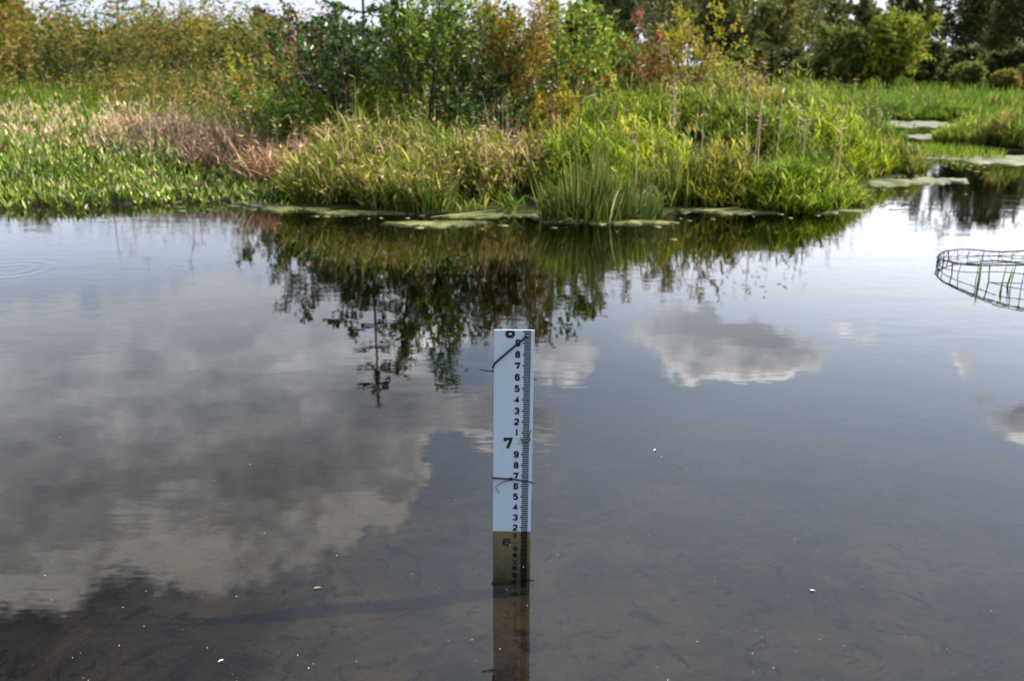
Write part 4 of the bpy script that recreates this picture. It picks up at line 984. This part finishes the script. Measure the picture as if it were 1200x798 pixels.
# cable ties: local coordinates measured from the plate at its own scale
def gp(px, py, off=0.004):
    """photo pixel on the face of the gauge -> gauge coordinates"""
    d = ray(px, py); t_ = (GY0 - PT - off) / d.y
    return np.array([d.x * t_ - GX0, -PT - off, CAM_H + d.z * t_])
def smooth_path(pts, n=24):
    p = np.array(pts, float); k = len(p)
    pp = np.vstack([2 * p[0] - p[1], p, 2 * p[-1] - p[-2]]); out = []
    for s_ in np.linspace(0, k - 1 - 1e-6, n):
        i = int(s_); f = s_ - i; a, b, c, d = pp[i], pp[i + 1], pp[i + 2], pp[i + 3]
        out.append(0.5 * (2 * b + (c - a) * f + (2 * a - 5 * b + 4 * c - d) * f * f + (3 * b - a - 3 * c + d) * f ** 3))
    return np.array(out)
def tie(pts, r, taper=1.0, name='cable_tie'):
    P = smooth_path(pts, 26)
    V, F = tube(P, np.linspace(r, r * taper, len(P)) * 1.45, 6)
    return obj(name, mesh_tri(name, V, F, smooth=True), M['nylon'], g)
a, b, c, d = gp(615.8, 394.5), gp(602, 406), gp(588, 418), gp(579.5, 425.5)
tie([a + np.array([0.002, 0.004, 0.002]), a, b, c, d, gp(577.2, 430) + np.array([-0.001, 0.004, 0]), gp(577.4, 433.5) + np.array([0.0005, 0.012, 0]), gp(580, 436) + np.array([0.004, 0.03, 0])], 0.0019)
box('tie_head', a[0] - 0.0045, a[0] + 0.0035, -PT - 0.0062, -PT - 0.0008, a[2] - 0.004, a[2] + 0.003, M['nylon'], g, 0.0008)
tie([gp(580, 436.6) + np.array([0.003, 0.012, 0]), gp(572, 436.3) + np.array([0, 0.011, 0]), gp(560.5, 434.7) + np.array([0, 0.010, 0])], 0.0017, 0.55)
tie([gp(621, 445) + np.array([0, 0.016, 0]), gp(626, 446) + np.array([0, 0.012, 0]), gp(628.3, 446.4) + np.array([0, 0.010, 0])], 0.0016, 0.7)
e0, e1, e2 = gp(577.0, 560), gp(599, 561.2), gp(626.5, 565.3)
tie([e0 + np.array([0.002, 0.016, 0]), e0 + np.array([-0.0012, 0.005, 0]), gp(579, 560.1), e1, gp(612, 563), e2 + np.array([-0.002, 0, 0]), e2 + np.array([0.001, -0.001, 0])], 0.0018, 0.7)
box('tie_head', e1[0] - 0.004, e1[0] + 0.004, -PT - 0.0068, -PT - 0.0008, e1[2] - 0.0035, e1[2] + 0.0035, M['nylon'], g, 0.0008)
tie([gp(599, 562.5), gp(592, 563.8), gp(585, 567), gp(580.6, 571), gp(583, 574.5), gp(585.2, 577.8)], 0.0007, 0.7, 'wire_tail')
tie([gp(610, 513.0), gp(611.3, 517), gp(615, 518.2), gp(619.5, 517.4), gp(620.8, 513.5), gp(619.4, 510.5), gp(622, 503.5)], 0.0009, 0.7, 'wire_loop')
tie([gp(611.5, 515.6), gp(615.5, 514.2), gp(620.3, 514.6)], 0.0008, 0.8, 'wire_loop')
# green snag at the foot of the plate, where it meets the mud

# ------------------------------------------------------------------ wire plant cage
cc = at(1222, 332); cage_c = np.array([3.18, 5.42])
RX = 0.52; RY = 0.46
m, t, out = new_mat('dark coated wire'); principled(t, out, (0.010, 0.010, 0.011), 0.6, 0.25); M['wire'] = m
cg = empty('wire_cage', (cage_c[0], cage_c[1], 0.0), 'round dark wire mesh cage half sunk in the water at right', 'wire cage')
rng = np.random.default_rng(200)
def rim_z(a): return 0.088 - 0.045 * np.sin(a) + 0.02 * np.cos(a) + 0.012 * np.sin(3 * a + 1)
def cage_pt(a, f, dr=0.0):        # f = 1 at the rim, 0 at the bed
    z = rim_z(a); zb = -0.16
    return np.array([np.cos(a) * (RX + dr), np.sin(a) * (RY + dr) , zb + (z - zb) * f])
def wire(P, r, name): 
    V, F = tube(P, np.full(len(P), r * 1.1), 5)
    return obj(name, mesh_tri(name, V, F, smooth=True), M['wire'], cg)
for f, r in ((1.0, 0.0042), (0.82, 0.0022), (0.62, 0.0022), (0.40, 0.0022)):
    aa = np.linspace(0, 2 * np.pi, 73); ph = rng.uniform(0, 6, 3)
    wire([cage_pt(a, f + 0.018 * np.sin(5 * a + ph[0]) + 0.012 * np.sin(9 * a + ph[1]), 0.006 * np.sin(7 * a + ph[2])) for a in aa], r, 'hoop_wire')
wire([cage_pt(a, 1.0 + 0.02 * np.sin(5 * a), 0.012 * np.sin(4 * a)) + np.array([0, 0, 0.008]) for a in np.linspace(2.2, 5.3, 40)], 0.003, 'hoop_wire')
for k in range(34):
    a = k / 34 * 2 * np.pi + rng.normal(0, 0.02); da = rng.normal(0, 0.035)
    wire([cage_pt(a + da * q, 1.02 - q * 0.9, rng.normal(0, 0.003)) for q in np.linspace(0, 1, 5)], 0.0022 if k % 3 else 0.0032, 'upright_wire')
# chain of netting across the back of the top
for k in range(16):
    a0 = 0.5 + k / 16 * 2.3; 
    wire([cage_pt(a0 + 0.16 * q, 1.0 - 0.32 * q, 0.004) for q in np.linspace(0, 1, 4)], 0.0016, 'brace_wire')
for px, py, h_, lean, lab in ((1146, 332, 0.17, 0.10, 'green stem growing up through the left side of the wire cage'),
                              (1174, 335, 0.22, 0.28, 'leaning green stem crossing the cage rim'),
                              (1171, 341, 0.10, 0.05, 'short yellow-green stem low inside the wire cage')):
    q = at(px, py); rg = np.random.default_rng(int(px))
    base = np.tile(np.array([[0, 0, -0.12]]), (5, 1)) + rg.normal(0, 0.006, (5, 3))
    V, F, C = blades(rg, base, (h_ + 0.12) * rg.uniform(0.6, 1.05, 5), np.full(5, 0.012), rg.normal(0.6, 0.5, 5), np.full(5, lean) * rg.uniform(0.5, 1.3, 5), np.full(5, 0.03), 5)
    tag(obj('water_plant', mesh_tri('water_plant', V, F, C), M['canary'], loc=(q.x, q.y, 0)), lab, 'plant', 'stems in the wire cage')

# ------------------------------------------------------------------ bits afloat and on the bed
m, t, out = new_mat('white fluff'); principled(t, out, (0.62, 0.60, 0.54), 0.7, 0.2); M['fluff'] = m
m, t, out = new_mat('brown litter'); principled(t, out, (0.22, 0.14, 0.07), 0.7, 0.2); M['litter'] = m
rng = np.random.default_rng(210)
parts = []
for k in range(170):
    px, py = rng.uniform(-60, 1260), 440 + 400 * rng.random() ** 0.7
    q = at(px, py); r = rng.uniform(0.0005, 0.0012) * (2.0 if rng.random() < 0.05 else 1)
    a = rng.uniform(0, 6.28); l_ = r * rng.uniform(1, 2.6)
    d = np.array([math.cos(a), math.sin(a), 0]); e = np.array([-d[1], d[0], 0]); c0 = np.array([q.x, q.y, 0.0012])
    V = np.array([c0 + d * l_, c0 + e * r, c0 - d * l_, c0 - e * r, c0 + np.array([0, 0, r]), c0 - np.array([0, 0, r])])
    parts.append((V, np.array([(0, 1, 4), (1, 2, 4), (2, 3, 4), (3, 0, 4), (1, 0, 5), (2, 1, 5), (3, 2, 5), (0, 3, 5)])))
V, F, _ = joinVF(parts)
tag(obj('floating_seeds', mesh_tri('floating_seeds', V, F), M['fluff']), 'tiny pale seeds and fluff scattered over the water', 'seeds', kind='stuff')
def flake(px, py, L, W, ang, mat, name, lab, cat):
    q = at(px, py); n = 9; V = []; F = []
    for i in range(n):
        s_ = i / (n - 1); hw = W / 2 * math.sin(math.pi * min(max(s_, 0.04), 0.97)) ** 0.7; z = 0.0022 + 0.0012 * math.sin(s_ * 3) 
        for sgn, dz in ((-1, 0.0), (0, -0.0012), (1, 0.0015)):
            V.append(((s_ - 0.5) * L, sgn * hw, z + dz))
    for i in range(n - 1):
        for j in range(2):
            p = i * 3 + j; F.append((p, p + 1, p + 4, p + 3))
    o = obj(name, mesh_tri(name, V, F, smooth=True), M[mat], loc=(q.x, q.y, 0)); o.rotation_euler = (0, 0, ang)
    return tag(o, lab, cat)
flake(952, 692.5, 0.013, 0.0035, -0.25, 'fluff', 'feather', 'small white feather floating low right of the gauge', 'feather')
flake(372, 689.5, 0.018, 0.005, 0.2, 'litter', 'dead_leaf', 'curled brown leaf floating left of the gauge above its shadow', 'leaf')
flake(767, 528, 0.012, 0.0028, 0.9, 'fluff', 'feather', 'pale curled bit of down right of the middle of the gauge', 'feather')
flake(259, 775, 0.010, 0.0025, 0.6, 'fluff', 'feather', 'white fluff floating at the bottom left of the pond', 'feather')
# sunken sticks on the pond bed
m, t, out = new_mat('sunken wood'); principled(t, out, (0.035, 0.029, 0.025), 0.8, 0.2); M['sunk'] = m
for k, (px, py, L, a, lab) in enumerate(((830, 640, 0.16, 0.5, 'dark sunken stick on the bed right of the gauge'), (690, 770, 0.10, 1.2, 'short curved sunken twig near the bottom edge'),
                                   (448, 720, 0.12, 0.9, 'thin sunken twig on the bed left of the gauge'), (1010, 770, 0.14, 2.6, 'dark sunken stick at the lower right'), (840, 695, 0.05, 0.1, 'small dark sunken lump right of the gauge'))):
    q = at(px, py, -0.165); rg = np.random.default_rng(300 + k)
    P = polyline(rg, (0, 0, 0), (math.cos(a), math.sin(a), 0), L, 7, 0.12, 0.0); P[:, 2] = 0.002
    V, F = tube(P, np.linspace(0.0026, 0.001, 8), 6)
    tag(obj('sunken_stick', mesh_tri('sunken_stick', V, F, smooth=True), M['sunk'], loc=(q.x, q.y, tz(q.x, q.y))), lab, 'stick', 'sunken sticks on the pond bed')
# fallen blades lying on the water at the shore
for k, (px, py, L, a, lab) in enumerate(((505, 258, 0.62, 0.35, 'pale fallen reed blade trailing on the water before the sedge'), (655, 264, 0.35, 0.9, 'pale broad blade lying on the algae left of the tallest reeds'),
                                         (755, 258, 0.40, 2.4, 'bent straw blade arching down right of the tallest reeds'), (820, 250, 0.35, 0.1, 'straw stalk lying on the algae at the notch'))):
    q = at(px, py); rg = np.random.default_rng(320 + k)
    V, F, C = blades(rg, np.array([[0, 0, 0.03]]), np.array([L]), np.array([0.022]), np.array([a]), np.array([0.95]), np.array([0.05]), 6, np.array([1.0]), np.array([0.9]))
    V[:, 2] = 0.022 + 0.25 * np.clip(V[:, 2], 0, 1) * 0.3
    tag(obj('fallen_blade', mesh_tri('fallen_blade', V, F, C), M['reed'], loc=(q.x, q.y, 0)), lab, 'reed blade', 'fallen blades on the water')
